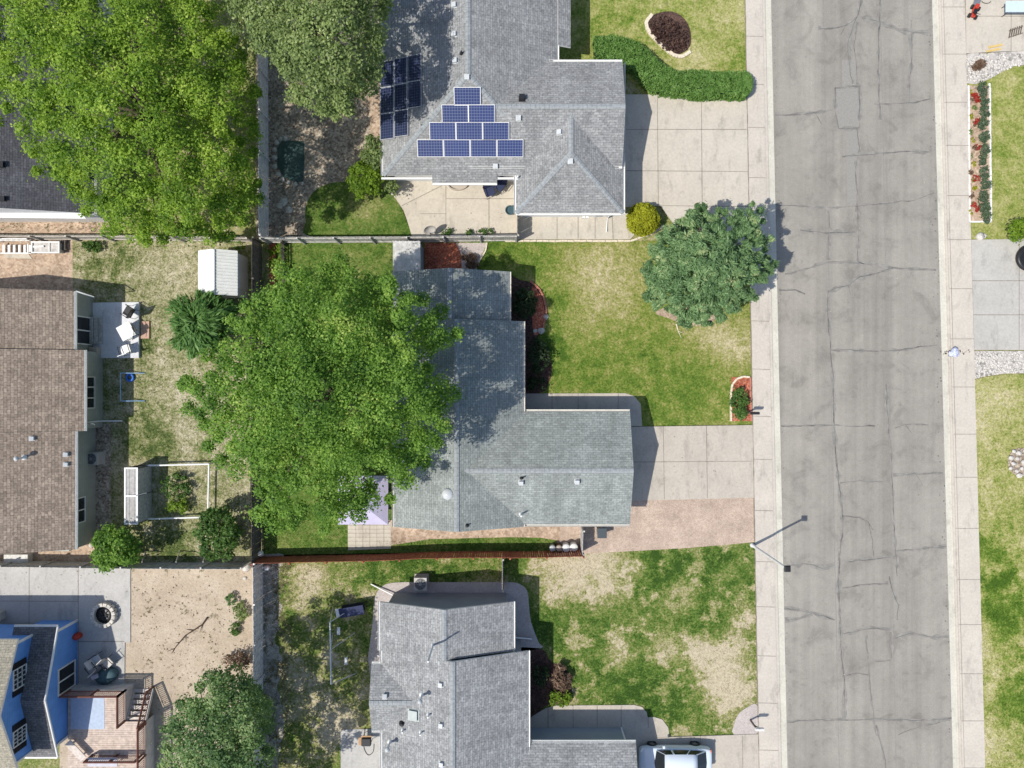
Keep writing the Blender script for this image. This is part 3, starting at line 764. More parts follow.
grass([(75, 244), (246, 244), (246, 300), (200, 300), (246, 500), (246, 560), (125, 560), (112, 424), (112, 360), (142, 358), (142, 300), (80, 295)], M['lawn_west'], 45, .08, 11)
grass([(-10, 216), (108, 219), (108, 232), (-10, 232)], M['lawn_west'], 30, .12, 12)
# pebbles
def pebbles(name, poly, m, n, s0, s1, z, seed):
    R = random.Random(seed); xs = [p[0] for p in poly]; ys = [p[1] for p in poly]; mb = MB(); k = 0
    while k < n:
        p = (R.uniform(min(xs), max(xs)), R.uniform(min(ys), max(ys)))
        if inside(p, poly): mb.rock(G(*p) + Vector((0, 0, z)), R.uniform(s0, s1), R.randrange(9999)); k += 1
    mb.build(name, m)['kind'] = 'stuff'
pebbles('white_pebbles', [(966, 56), (1030, 53), (1030, 65), (1012, 67), (1000, 73), (985, 81), (967, 83)], M['stone_white'], 420, .04, .09, .055, 1)
pebbles('white_pebbles', [(974, 352), (1030, 352), (1030, 372), (1005, 373), (985, 376), (975, 378)], M['stone_white'], 420, .04, .085, .055, 2)

# ================================================================== buildings
class House:
    def __init__(s, name, label, cat, base, roofmat, wallmat, trim='white', ridge='ridge_grey'):
        s.t = thing(name, label, cat, base); s.faces = []; s.rm = roofmat; s.wm = wallmat; s.tm = trim; s.rg = ridge
        s.walls = MB(); s.ridges = []; s.eaves = []
    def slab(s, faces):
        s.faces += [[Vector(p) for p in f] for f in faces]
    def gable(s, x0, x1, y0, y1, axis, ez, sl, hip0=0, hip1=0, inset=.42, rake=.3, wall=True, wz=0.0):
        """eave rectangle in photo pixels read at height ez; axis of the ridge; hip0/hip1: hipped at low/high end of the pixel axis"""
        a = G(x0, y0, ez); b = G(x1, y1, ez)
        X0, X1 = a.x, b.x; YT, YB = a.y, b.y                  # YT > YB
        gw = .125                                             # room for the gutter along the eaves
        if axis == 'y': X0 += gw; X1 -= gw; YT -= gw * hip0; YB += gw * hip1
        else: YT -= gw; YB += gw; X0 += gw * hip0; X1 -= gw * hip1
        T = lambda u, v, z: Vector((u, v, z))
        if axis == 'y':
            hw = (X1 - X0) / 2; mx = (X0 + X1) / 2; rz = ez + hw * sl
            rt = T(mx, YT - (hw if hip0 else 0), rz); rb = T(mx, YB + (hw if hip1 else 0), rz)
            A, B, C, D = T(X0, YT, ez), T(X1, YT, ez), T(X1, YB, ez), T(X0, YB, ez)
            s.slab([[A, D, rb, rt], [C, B, rt, rb]])
            if hip0: s.slab([[B, A, rt]])
            if hip1: s.slab([[D, C, rb]])
            s.ridges.append((rt, rb))
            if hip0: s.ridges += [(A, rt), (B, rt)]
            if hip1: s.ridges += [(D, rb), (C, rb)]
            s.eaves += [(A, D, Vector((-1, 0, 0))), (B, C, Vector((1, 0, 0)))]
            if hip1: s.eaves.append((D, C, Vector((0, -1, 0))))
            if wall:
                i0 = inset if hip0 else rake; i1 = inset if hip1 else rake
                s.house_prism(X0 + inset, X1 - inset, YB + i1, YT - i0, 'y', ez, sl, inset, hip0, hip1, wz)
        else:
            hw = (YT - YB) / 2; my = (YT + YB) / 2; rz = ez + hw * sl
            rl = T(X0 + (hw if hip0 else 0), my, rz); rr = T(X1 - (hw if hip1 else 0), my, rz)
            A, B, C, D = T(X0, YT, ez), T(X1, YT, ez), T(X1, YB, ez), T(X0, YB, ez)
            s.slab([[B, A, rl, rr], [D, C, rr, rl]])
            if hip0: s.slab([[A, D, rl]])
            if hip1: s.slab([[C, B, rr]])
            s.ridges.append((rl, rr))
            s.eaves += [(A, B, Vector((0, 1, 0))), (D, C, Vector((0, -1, 0)))]
            if wall:
                i0 = inset if hip0 else rake; i1 = inset if hip1 else rake
                s.house_prism(X0 + i0, X1 - i1, YB + inset, YT - inset, 'x', ez, sl, inset, hip0, hip1, wz)
        return s
    def house_prism(s, X0, X1, YB, YT, axis, ez, sl, inset, h0, h1, wz):
        e = ez + inset * sl - .22
        mb = s.walls
        if axis == 'y':
            r = ez + (X1 - X0 + 2 * inset) / 2 * sl - .22; mx = (X0 + X1) / 2
            prof = [(X0, wz), (X1, wz), (X1, e), (mx, r), (X0, e)]
            if h0 or h1: prof = [(X0, wz), (X1, wz), (X1, e - .02), (X0, e - .02)]
            n = len(prof); vs = [(p[0], YB, p[1]) for p in prof] + [(p[0], YT, p[1]) for p in prof]
        else:
            r = ez + (YT - YB + 2 * inset) / 2 * sl - .22; my = (YT + YB) / 2
            prof = [(YB, wz), (YT, wz), (YT, e), (my, r), (YB, e)]
            if h0 or h1: prof = [(YB, wz), (YT, wz), (YT, e - .02), (YB, e - .02)]
            n = len(prof); vs = [(X0, p[0], p[1]) for p in prof] + [(X1, p[0], p[1]) for p in prof]
        mb.add(vs, [list(range(n))[::-1], list(range(n, 2 * n))] + [[i, (i + 1) % n, (i + 1) % n + n, i + n] for i in range(n)])
    def hit(s, px, py):
        """where the sight line through a photo pixel meets the roof"""
        d = Vector(((px - 512) / F, (384 - py) / F, -1)); o = Vector((0, 0, H)); best = None
        for f in s.faces:
            n = (f[1] - f[0]).cross(f[2] - f[0]).normalized()
            if n.z < 0: n = -n
            t = (f[0] - o).dot(n) / d.dot(n); p = o + d * t
            if inside((p.x, p.y), f) and (best is None or p.z > best[0].z): best = (p, n)
        return best if best else (G(px, py, 3.2), Vector((0, 0, 1)))
    def finish(s, gutter=True, th=.16):
        mb = MB(); fb = MB()
        for f in s.faces:
            n = (f[1] - f[0]).cross(f[2] - f[0])
            if n.z < 0: f = f[::-1]
            mb.add(f, [list(range(len(f)))])
            low = [p - Vector((0, 0, th)) for p in f]; m = len(f)
            mb.add(low, [list(range(m))[::-1]], 1)
            for i in range(m):
                a, b = f[i], f[(i + 1) % m]
                mb.add([a, b, b - Vector((0, 0, th)), a - Vector((0, 0, th))], [[0, 3, 2, 1]], 1)
        s.roof = mb.build('roof', [M[s.rm], M[s.tm]], s.t)
        for a, b in s.ridges:
            rb = MB(); d = (b - a); L = d.length; d.normalize(); w = d.cross(Vector((0, 0, 1))).normalized(); n = max(2, int(L / .28))
            for i in range(n):                             # overlapping cap shingles
                p, q = a.lerp(b, i / n), a.lerp(b, min(1, (i + .96) / n)); u = Vector((0, 0, .028)); e = Vector((0, 0, -.012))
                k = .012 * ((i * 37) % 5) / 5
                rb.add([p + w * .15 + e, p + u * (1 + k), p - w * .15 + e, q + w * .15 + e + Vector((0, 0, .012)), q + u * 1.4, q - w * .15 + e + Vector((0, 0, .012))], [[0, 1, 4, 3], [1, 2, 5, 4]])
            rb.build('ridge_cap', M[s.rg], s.roof)
        if gutter:
            for a, b, n in s.eaves:
                g_ = MB(); d = (b - a).normalized(); c = (a + b) / 2 + n * .07 - Vector((0, 0, .075)); L = (b - a).length
                ang = math.atan2(d.y, d.x)
                for off, wz_, ww in ((-.055, 0, .012), (.055, 0, .012)): g_.box(c + n * off, (L, ww, .11), ang)
                g_.box(c - Vector((0, 0, .05)), (L, .1, .012), ang)
                g_.build('gutter', M[s.tm], s.t)
        s.walls.build('wall', M[s.wm], s.t)
    def vent(s, px, py, size=.34, hz=.16, m='vent'):
        p, n = s.hit(px, py); mb = MB()
        q = Vector((0, 0, 1)).rotation_difference(n); ang = math.atan2(n.y, n.x) if n.xy.length > .01 else 0
        ry = math.atan2(n.xy.length, n.z)
        mb.box(p + n * .01, (size * 1.45, size * 1.35, .02), ang, 0, ry)
        mb.box(p + n * (hz / 2 + .02), (size, size, hz), ang, 0, ry)
        mb.box(p + n * (hz + .035), (size * 1.15, size * 1.15, .03), ang, 0, ry)
        mb.build('roof_vent', M[m], s.t, bevel=.01)
    def pipe(s, px, py, h=.5, r=.05, m='white', cap=False):
        p, n = s.hit(px, py); mb = MB()
        mb.lathe(p - Vector((0, 0, .1)), [(r * 2.6, .0), (r * 2.4, .12), (r * 1.05, .2), (r, .22), (r, h + .1)], 10)
        o = mb.build('vent_pipe', M[m], s.t)
        if cap:
            c = MB(); c.lathe(p + Vector((0, 0, h - .02)), [(r * 1.2, 0), (r * 2.1, .05), (r * 2.1, .1), (r * .4, .17)], 12); c.build('pipe_cap', M['vent'], o)

def window(h, o, u, w, z0, z1, npane=2, frame='white', vertical=False, grid=0, n=None, fw=.06):
    """window on a vertical wall: o = lower start corner, u = direction along the wall, n = outward"""
    o = Vector(o); u = Vector(u).normalized(); ang = math.atan2(u.y, u.x); n = Vector(n)
    fr = MB(); c = o + u * w / 2
    P = lambda a, z, s, sz: fr.box(Vector((o.x, o.y, 0)) + u * a + n * .035 + Vector((0, 0, z)), (s, .09, sz), ang)
    P(w / 2, z0 + fw / 2, w, fw); P(w / 2, z1 - fw / 2, w, fw)
    P(fw / 2, (z0 + z1) / 2, fw, z1 - z0 - 2 * fw - .002); P(w - fw / 2, (z0 + z1) / 2, fw, z1 - z0 - 2 * fw - .002)
    for i in range(1, npane):
        if vertical: P(w / 2, z0 + (z1 - z0) * i / npane, w - 2 * fw - .002, fw)
        else: P(w * i / npane, (z0 + z1) / 2, fw, z1 - z0 - 2 * fw - .002)
    if grid:
        for i in range(1, grid * 2):
            P(fw + (w - 2 * fw) * i / (grid * 2), (z0 + z1) / 2 + .003, .022, z1 - z0 - 2 * fw - .01)
        for i in range(1, 3): P(w / 2, z0 + (z1 - z0) * i / 3, w - 2 * fw - .01, .02)
    f = fr.build('window', M[frame], h.t)
    pm = MB(); pm.box(Vector((o.x, o.y, 0)) + u * w / 2 + n * .012 + Vector((0, 0, (z0 + z1) / 2)), (w - fw, .02, z1 - z0 - fw), ang)
    pm.build('pane', M['glass'], f)
    return f

# ---- middle house
h = House('main_house', 'blue grey shingled house in the middle, half shaded by the great ash tree', 'house', G(520, 430), 'roof_grey', 'siding_cool', 'trim')
h.gable(392, 525, 321.2, 527, 'y', 2.75, .36)
h.gable(392, 511, 271.5, 320.8, 'y', 2.748, .36, rake=.3)
h.gable(457, 630, 409.6, 526.5, 'x', 2.68, .372)
h.finish()
for a in ((521, 482), (577, 481)): h.vent(*a, size=.24)
h.pipe(521, 514, .75, .055); h.pipe(521.5, 478, .45, .05, 'dark'); h.pipe(467, 525.5, .25, .05, 'dark')
p, n = h.hit(448, 494); mb = MB(); mb.lathe(p - Vector((0, 0, .1)), [(.36, 0), (.36, .14), (.33, .2), (.3, .24), (.15, .31), (.02, .33)], 20)
mb.build('sun_tunnel', M['vent'], h.t)
mb = MB(); a = G(618, 468); mb.box(a + Vector((.42 - .02, 0, 1.12)), (.05, 4.9, 2.2))
gd = mb.build('garage_door', M['door'], h.t)
mb = MB()
for k in range(1, 4): mb.box(a + Vector((.435, 0, .55 * k)), (.03, 4.86, .03))
mb.build('door_groove', M['trim'], gd)
xw = G(525, 350, 2.75).x - .42; yy = G(0, 345, 2.75).y
window(h, (xw, yy, 0), (0, -1, 0), 1.8, .9, 2.1, 2, n=(1, 0, 0)); window(h, (xw, yy - 2.6, 0), (0, -1, 0), 1.2, .9, 2.1, 2, n=(1, 0, 0))
mb = MB(); mb.box(G(523, 400, 0) + Vector((-.12, 0, 1.02)), (.06, .95, 2.04)); mb.build('front_door', M['rail_red'], h.t)

# ---- north house with the solar panels
h = House('solar_house', 'grey hip roofed house carrying blue solar panels beside the clipped hedge', 'house', G(500, 90), 'roof_grey2', 'siding_white', 'white')
h.gable(381, 559, -120, 177, 'y', 2.80, .35, hip1=1)
h.eaves.pop(); h.eaves += [(G(381, 177, 2.8), G(432, 177, 2.8), Vector((0, -1, 0))), (G(497, 177, 2.8), G(514, 177, 2.8), Vector((0, -1, 0)))]
q0, q1 = h.ridges.pop(); h.ridges.append((q1, q1.lerp(q0, .40)))
h.gable(470, 622.5, 59.5, 168, 'x', 3.0, .35)
h.gable(514, 625, 112, 215, 'y', 2.786, .35, hip1=1)
e = G(559, 0, 2.8); e2 = G(571, 45, 2.8); yt = G(0, -120, 2.8).y; dz = (e2.x - e.x) * .35
h.slab([[Vector((e.x - .05, yt, 2.8 + .0175)), Vector((e.x - .05, e2.y, 2.8 + .0175)), Vector((e2.x, e2.y, 2.8 - dz)), Vector((e2.x, yt, 2.8 - dz))]])
a = G(432, 177, 2.8); b = G(497, 182.5, 2.7)
h.slab([[Vector((a.x, a.y + .2, 2.8 + .07)), Vector((a.x, b.y, 2.8 - (a.y - b.y) * .35)), Vector((b.x, b.y, 2.8 - (a.y - b.y) * .35)), Vector((b.x, a.y + .2, 2.8 + .07))]])
h.eaves.append((Vector((a.x, b.y, 2.66)), Vector((b.x, b.y, 2.66)), Vector((0, -1, 0))))
h.finish()
for a in ((454.5, 5.5), (454.5, 34.5), (455.5, 61), (467, 77), (559.5, 132.5), (570.5, 161), (518.5, 118), (495.5, 166)): h.vent(*a, size=.25, hz=.12)
h.vent(522, 99, .3, .2, 'dark'); h.pipe(461.5, 53.5, .3, .05, 'dark'); h.pipe(517.5, 178, .35, .05)
mb = MB(); a = G(619.5, 115); mb.box(a + Vector((.0, 0, 1.12)), (.05, 4.9, 2.2)); mb.build('garage_door', M['door'], h.t)
for px in (583.5, 587):
    mb = MB(); mb.box(G(px, 217.5, 2.2), (.16, .12, .2)); mb.build('wall_lamp', M['white'], h.t)
mb = MB(); q = G(613, 213, 2.7); mb.tube([q, q + Vector((0, .1, -.2)), q + Vector((0, .28, -.5)), Vector((q.x, q.y + .3, .1)), Vector((q.x - .02, q.y - .6, .12))], .045, 8); mb.build('downspout', M['white'], h.t)
# panels lie on the slopes
g = NT('solar cell', .18, .6)
uvn = g.coord('UV')
def gridline(vec, sx, sy, w):
    s = g.N('ShaderNodeSeparateXYZ'); g.link(vec, s.inputs[0])
    fx = g.math('FRACT', g.math('MULTIPLY', s.outputs[0], sx)); fy = g.math('FRACT', g.math('MULTIPLY', s.outputs[1], sy))
    return g.math('MAXIMUM', g.math('LESS_THAN', fx, w), g.math('LESS_THAN', fy, w))
cellc = g.mix(g.objrand(), (.022, .034, .115), (.030, .046, .15))
g.color(g.mix(gridline(uvn, 6.0, 6.0, .14), cellc, (.13, .16, .25)))
g.b.inputs['Coat Weight'].default_value = .3
M['cell'] = g.m
g = NT('shade toned solar cell', .2, .5); uvn = g.coord('UV'); g.color(g.mix(gridline(uvn, 6.0, 6.0, .12), g.mix(g.objrand(), (.012, .017, .045), (.018, .026, .07)), (.07, .085, .13))); M['cell_shaded'] = g.m; M['frame_shaded'] = plain('shade toned panel frame', (.36, .37, .39), .5, .1)  # shade over the west panels is put into these darker colours
def panel(corner_px, wpx, west):
    """one panel whose middle sits at the pixel; long side along the eave"""
    p, n = h.hit(*corner_px)
    up = Vector((-n.x * n.z, -n.y * n.z, 1 - n.z * n.z)).normalized(); al = n.cross(up).normalized()
    L, W_ = 1.62, 1.03
    c = p + n * .10
    mb = MB(); q = lambda a, b, o: c + al * a + up * b + n * o
    def bar(a0, a1, b0, b1, z0, z1, B):
        B.add([q(a0, b0, z0), q(a1, b0, z0), q(a1, b1, z0), q(a0, b1, z0), q(a0, b0, z1), q(a1, b0, z1), q(a1, b1, z1), q(a0, b1, z1)],
              [[3, 2, 1, 0], [4, 5, 6, 7], [0, 1, 5, 4], [1, 2, 6, 5], [2, 3, 7, 6], [3, 0, 4, 7]])
    f = .035; l, w = L / 2, W_ / 2
    bar(-l, l, -w, -w + f, -.03, .02, mb); bar(-l, l, w - f, w, -.03, .02, mb); bar(-l, -l + f, -w + f, w - f, -.03, .02, mb); bar(l - f, l, -w + f, w - f, -.03, .02, mb)
    bar(-l + .1, -l + .14, -w + .02, w - .02, -.1, -.03, mb); bar(l - .14, l - .1, -w + .02, w - .02, -.1, -.03, mb)
    fr = mb.build('solar_panel', M['frame_shaded' if west else 'pole_white'], h.t)
    cm = MB(); bar(-l + f, l - f, -w + f, w - f, -.025, .012, cm); cm.build('cell_sheet', M['cell_shaded' if west else 'cell'], fr)
for (cy, xs) in ((96.5, [467.5]), (113.8, [455.2, 481.8]), (131.2, [442.8, 469.4, 496]), (148.3, [430.5, 457, 483.6, 510.2])):
    for x in xs: panel((x, cy), 26, False)
for (cy, xs) in ((72.0, [388.3, 401.6, 414.6]), (98.2, [388.3, 401.6, 414.6]), (124.2, [388.3, 401.6])):
    for x in xs: panel((x, cy - (x - 400) * .22), 13, True)

# ---- south house
h = House('south_house', 'blue grey house at the lower edge with many white roof vents, car parked in front', 'house', G(450, 700), 'roof_grey3', 'siding_cool', 'white')
h.gable(378, 515, 602, 650.8, 'y', 2.75, .36, rake=.25)
h.gable(380, 530, 651.2, 900, 'y', 2.75, .36)
h.gable(371.5, 450, 662, 733, 'x', 2.745, .36, wall=False)
h.gable(500, 636, 740.5, 880, 'x', 2.55, .33, wall=False)
a = G(540, 727); b = G(621, 860); h.walls.prism([(a.x - 3, a.y), (b.x, a.y), (b.x, b.y), (a.x - 3, b.y)], 0, 2.5)
h.finish()
for a in ((385, 696.5), (441, 684.5), (441.5, 725), (442, 764)): h.vent(*a, size=.24, hz=.12)
for a in ((422, 695, .85), (390, 742, .85)): h.pipe(*a, .07, cap=True)
for a in ((428.5, 714.5, .4), (403, 730, .35), (421, 732, .4)): h.pipe(*a, .05)
h.pipe(402, 723.5, .25, .08, 'dark'); h.vent(413.5, 715, .54, .10, 'skylight')
p, n = h.hit(433, 645); mb = MB(); mb.lathe(p - Vector((0, 0, .1)), [(.13, 0), (.12, .1), (.06, .2), (.06, 2.6)], 10); mb.build('antenna_mast', M['pole_white'], h.t)
mb = MB(); a = G(621, 727); mb.box(a + Vector((.0, -.02, 1.27)), (.1, .1, 2.5)); mb.build('corner_board', M['white'], h.t)
q = G(378, 656, 2.6); mb = MB(); mb.tube([q, q + Vector((.3, 0, -.3)), Vector((q.x + .35, q.y, .1)), Vector((q.x - .15, q.y - .15, .1))], .045, 8); mb.build('downspout', M['white'], h.t)
q = Vector((G(375, 0).x, G(0, 586).y, .2)); mb = MB(); mb.tube([G(395, 596, .3), G(371, 584, .14)], .05, 8); mb.build('downspout', M['white'], h.t)
q = G(536, 645, .3); mb = MB(); mb.tube([G(514, 652, 2.6), G(512, 645, 2.3), G(509, 637, .3), G(532, 639, .15)], .05, 8); mb.build('downspout', M['white'], h.t)

# ---- west house, brown roof
h = House('brown_house', 'house with brown shingle roof and grey green end wall at the left edge', 'house', G(20, 430), 'roof_brown', 'siding_grey', 'white', 'ridge_brown')
def slope(x0, x1, y0, y1, ze, sl=.33):
    a = G(x0, y0, ze); b = G(x0, y1, ze); L = (x0 - x1) * .0626
    h.slab([[a, Vector((a.x - L, a.y, ze + L * sl)), Vector((b.x - L, b.y, ze + L * sl)), b]]); h.eaves.append((a, b, Vector((1, 0, 0))))
    r0, r1 = Vector((a.x - L, a.y, ze + L * sl)), Vector((b.x - L, b.y, ze + L * sl))
    h.slab([[r0, Vector((a.x - 2 * L, a.y, ze)), Vector((b.x - 2 * L, b.y, ze)), r1]])
zz = 2.8 - (G(84, 0, 2.8).x - G(75, 0, 2.8).x) * .33
slope(74, -30, 291, 349.6, 2.66); slope(84, -30, 350, 431, zz); slope(75, -30, 431.2, 549.5, 2.8)
def wbox(x0, y0, x1, y1, z):
    a, b = G(x0, y0), G(x1, y1); h.walls.prism([(a.x, a.y), (b.x, a.y), (b.x, b.y), (a.x, b.y)], 0, z)
wbox(-160, 296, 94, 352, 2.62); wbox(-160, 352.5, 103, 427, 2.5); wbox(-160, 427.5, 96, 541, 2.72)
h.finish()
h.pipe(24, 457.5, .6, .07, cap=True); h.vent(32, 438.5, .22, .1); h.vent(66, 454.5, .22, .1); h.vent(66, 464.5, .22, .1)
x1, x2, x3 = G(94, 0).x, G(103, 0).x, G(96, 0).x
window(h, (x1, G(0, 318).y, 0), (0, -1, 0), 1.85, .3, 1.95, 2, n=(1, 0, 0), fw=.08)
window(h, (x2, G(0, 376.5).y, 0), (0, -1, 0), 2.1, .95, 1.9, 3, 'trim', n=(1, 0, 0), fw=.08)
window(h, (x3, G(0, 493).y, 0), (0, -1, 0), 1.65, 1.2, 2.05, 2, n=(1, 0, 0), fw=.07)
mb = MB(); q = G(84.5, 424.5, 2.5); mb.tube([q, q + Vector((.5, .02, -.15)), Vector((x2 + .06, q.y + .1, 2.1)), Vector((x2 + .06, q.y + .1, .25)), Vector((x2 + .5, q.y + .1, .12)), Vector((x2 + 1.35, q.y + .1, .1))], .055, 8); mb.build('downspout', M['white'], h.t)
mb = MB(); q = G(93, 302, 2.5); mb.tube([G(76, 291, 2.6), G(93.5, 297, 2.3), G(93.5, 297, .2)], .045, 8); mb.build('downspout', M['white'], h.t)

# ---- north west house, dark roof under the maple
h = House('slate_house', 'dark slate roofed house with a white gable wall, mostly hidden under the big maple', 'house', G(20, 120), 'roof_slate', 'siding_white', 'white')
h.gable(-160, 96, -120, 213.5, 'y', 2.8, .27, rake=.12)
h.finish()
a = G(-60, 206, 2.5); b = G(87, 219, 2.2); mb = MB(); mb.add([Vector((a.x, a.y, 2.6)), Vector((b.x - .2, a.y - .25, 2.6)), Vector((b.x, b.y, 2.3)), Vector((a.x, b.y + .1, 2.3))], [[3, 2, 1, 0]])
o = mb.build('patio_cover', M['white'], h.t); so = o.modifiers.new('thick', 'SOLIDIFY'); so.thickness = .06
h.vent(1.5, 165, .3, .2, 'dark'); h.vent(3, 199, .25, .15, 'dark')

# ---- blue split-level house with its deck
h = House('blue_house', 'bright blue split level house with stepped gables and shuttered windows at the lower left', 'house', G(30, 692), 'roof_blue', 'siding_blue', 'white')
X, YN, YS = -28.93, -15.73, -22.95
yc = G(0, 692, 2.6).y
zr = lambda d, ze, sl: ze + d * sl
e0, e1 = G(57, 627, 2.6), G(57, 757, 2.6); hw = (e0.y - e1.y) / 2; ym = (e0.y + e1.y) / 2; rz = 2.6 + hw * .285
W0 = -31.3
h.slab([[e0, Vector((W0, e0.y, 2.6)), Vector((W0, ym, rz)), Vector((e0.x, ym, rz))], [e1, Vector((e0.x, ym, rz)), Vector((W0, ym, rz)), Vector((W0, e1.y, 2.6))]])
h.walls.add([(X, YN, 0), (X, YS, 0), (X, YS, 2.45 + .1), (X, ym, rz - .2), (X, YN, 2.45 + .1)] + [(x_, y_, z_) for (x_, y_, z_) in [(W0, YN, 0), (W0, YS, 0), (W0, YS, 2.55), (W0, ym, rz - .2), (W0, YN, 2.55)]],
            [[0, 1, 2, 3, 4], [9, 8, 7, 6, 5]] + [[i, i + 5, (i + 1) % 5 + 5, (i + 1) % 5] for i in range(5)])
XU = -30.05; ue = 4.4
h.walls.add([(XU, YN, 1), (XU, YS, 1), (XU, YS, ue), (XU, ym, ue + 1.3), (XU, YN, ue)] + [(-46, YN, 0), (-46, YS, 0), (-46, YS, ue), (-46, ym, ue + 1.3), (-46, YN, ue)],
            [[0, 1, 2, 3, 4], [9, 8, 7, 6, 5]] + [[i, i + 5, (i + 1) % 5 + 5, (i + 1) % 5] for i in range(5)])
h.finish(gutter=False)
up = MB(); xe = XU + .28
A_, B_, R_ = (YN + .35, ue - .03), (YS - .35, ue - .03), (ym, ue + 1.43)
for (a, b, fl) in ((A_, R_, 0), (B_, R_, 1)):
    P = [Vector((xe, a[0], a[1])), Vector((-46.4, a[0], a[1])), Vector((-46.4, b[0], b[1])), Vector((xe, b[0], b[1]))]
    if fl: P = P[::-1]
    up.add(P, [[0, 3, 2, 1]]); L_ = [p - Vector((0, 0, .16)) for p in P]; up.add(L_, [[0, 1, 2, 3]], 1)
    for i in range(4): up.add([P[i], P[(i + 1) % 4], L_[(i + 1) % 4], L_[i]], [[0, 1, 2, 3]], 1)
up.build('upper_roof', [M['roof_tan'], M['white']], h.t)
for (y_) in (YN, YS):
    for q, z_, L_ in ((X, 1.25, 2.5), (XU, 3.45, 1.9)):
        mb = MB(); mb.box((q, y_, z_), (.12, .12, L_)); mb.build('corner_board', M['white'], h.t)
mb = MB()
for a, b in (((e0.x + .02, e0.y, 2.55), (e0.x + .02, ym, rz - .05)), ((e0.x + .02, e1.y, 2.55), (e0.x + .02, ym, rz - .05))):
    mb.tube([a, b], .085, 4)
mb.build('rake_board', M['white'], h.t)
mb = MB(); mb.box(((e0.x + W0) / 2, e0.y + .06, 2.52), (e0.x - W0, .1, .11)); mb.build('gutter', M['white'], h.t)
mb = MB(); mb.box(((e0.x + W0) / 2, e1.y - .06, 2.52), (e0.x - W0, .1, .11)); mb.build('gutter', M['white'], h.t)
mb = MB(); mb.tube([(e0.x - .1, e1.y - .05, 2.5), (X + .06, YS + .1, 2.2), (X + .06, YS + .1, .2)], .045, 8); mb.build('downspout', M['white'], h.t)
window(h, (X, -18.2, 0), (0, -1, 0), 1.7, .35, 2.05, 2, n=(1, 0, 0), fw=.07)
for (yw, wd) in ((-17.25, 1.25), (-20.95, 1.0)):
    window(h, (XU, yw, 0), (0, -1, 0), wd, 3.28, 4.42, 2, n=(1, 0, 0), grid=2, fw=.06)
    for s_ in (-1, 1):
        mb = MB(); yc_ = yw - wd / 2 + s_ * (wd / 2 + .2)
        mb.box((XU + .03, yc_, 3.85), (.05, .36, 1.14))
        for k in range(9): mb.box((XU + .06, yc_, 3.37 + k * .12), (.02, .3, .05), 0, 0, .4)
        mb.build('shutter', M['black'], h.t)
M['deck_pale'] = plain('pale stair boards', (.56, .50, .45), .85, .2, 5)
M['table_lav'] = plain('lavender grey paint', (.46, .46, .52), .6, .1)
M['red_plastic'] = plain('red plastic', (.45, .05, .03), .45, .12)
M['teal'] = plain('teal tarp', (.05, .10, .12), .6, .25, 4)
M['bark_dark'] = plain('dark dead wood', (.06, .042, .033), .95, .3, 6)
M['brick_tan'] = plain('reddish sandstone', (.40, .27, .2), .9, .3, 6)
M['step_pink'] = plain('orange pink paver', (.46, .30, .225), .9, .1, 6)
M['wood_tan'] = plain('tan wood', (.42, .26, .14), .7, .2)
M['wood_yellow'] = plain('yellow wood', (.58, .42, .16), .7, .15)
M['bag'] = plain('blue white plastic', (.42, .45, .60), .4, .55, 7)
g = NT('pond water', .12, .5); g.color(g.ramp(g.noise(1.6, 4), [(.3, (.030, .055, .056)), (.7, (.055, .09, .088))])); g.bump(g.noise(3, 2), .08, .02); M['pond'] = g.m
M['leaf_bronze'] = leafmat('bronze leaves', (.035, .02, .016), (.085, .045, .036), .15, (.13, .08, .06), 2)
M['clod'] = plain('brown clods', (.20, .155, .11), .95, .35, 6)
M['tuft'] = plain('dry weed tufts', (.19, .175, .09), .95, .3, 3)

# extra materials
M['fan_grey'] = plain('fan opening grey', (.10, .10, .10), .6, .2)
M['leaf_sumac'] = leafmat('sumac leaflets', (.055, .135, .03), (.155, .295, .08), .38, (.27, .38, .15))
M['screen_grey'] = plain('dusty screen', (.36, .35, .335), .8, .2, 6)
M['fence_pale'] = plain('bleached sheet roofing', (.58, .57, .54), .8, .2, 4)
M['bin_lid'] = plain('bin lid blue grey', (.06, .075, .085), .45, .1)
M['ac_grey'] = plain('condenser casing', (.46, .44, .41), .5, .1)
M['navy'] = plain('navy fabric', (.028, .036, .085), .75, .2)
M['blue_tube'] = plain('pale blue tube', (.26, .42, .62), .45, .1)
M['blue_ring'] = plain('blue vinyl', (.03, .14, .5), .4, .1)
M['table_blue'] = plain('pale blue plastic', (.50, .60, .70), .5, .05)

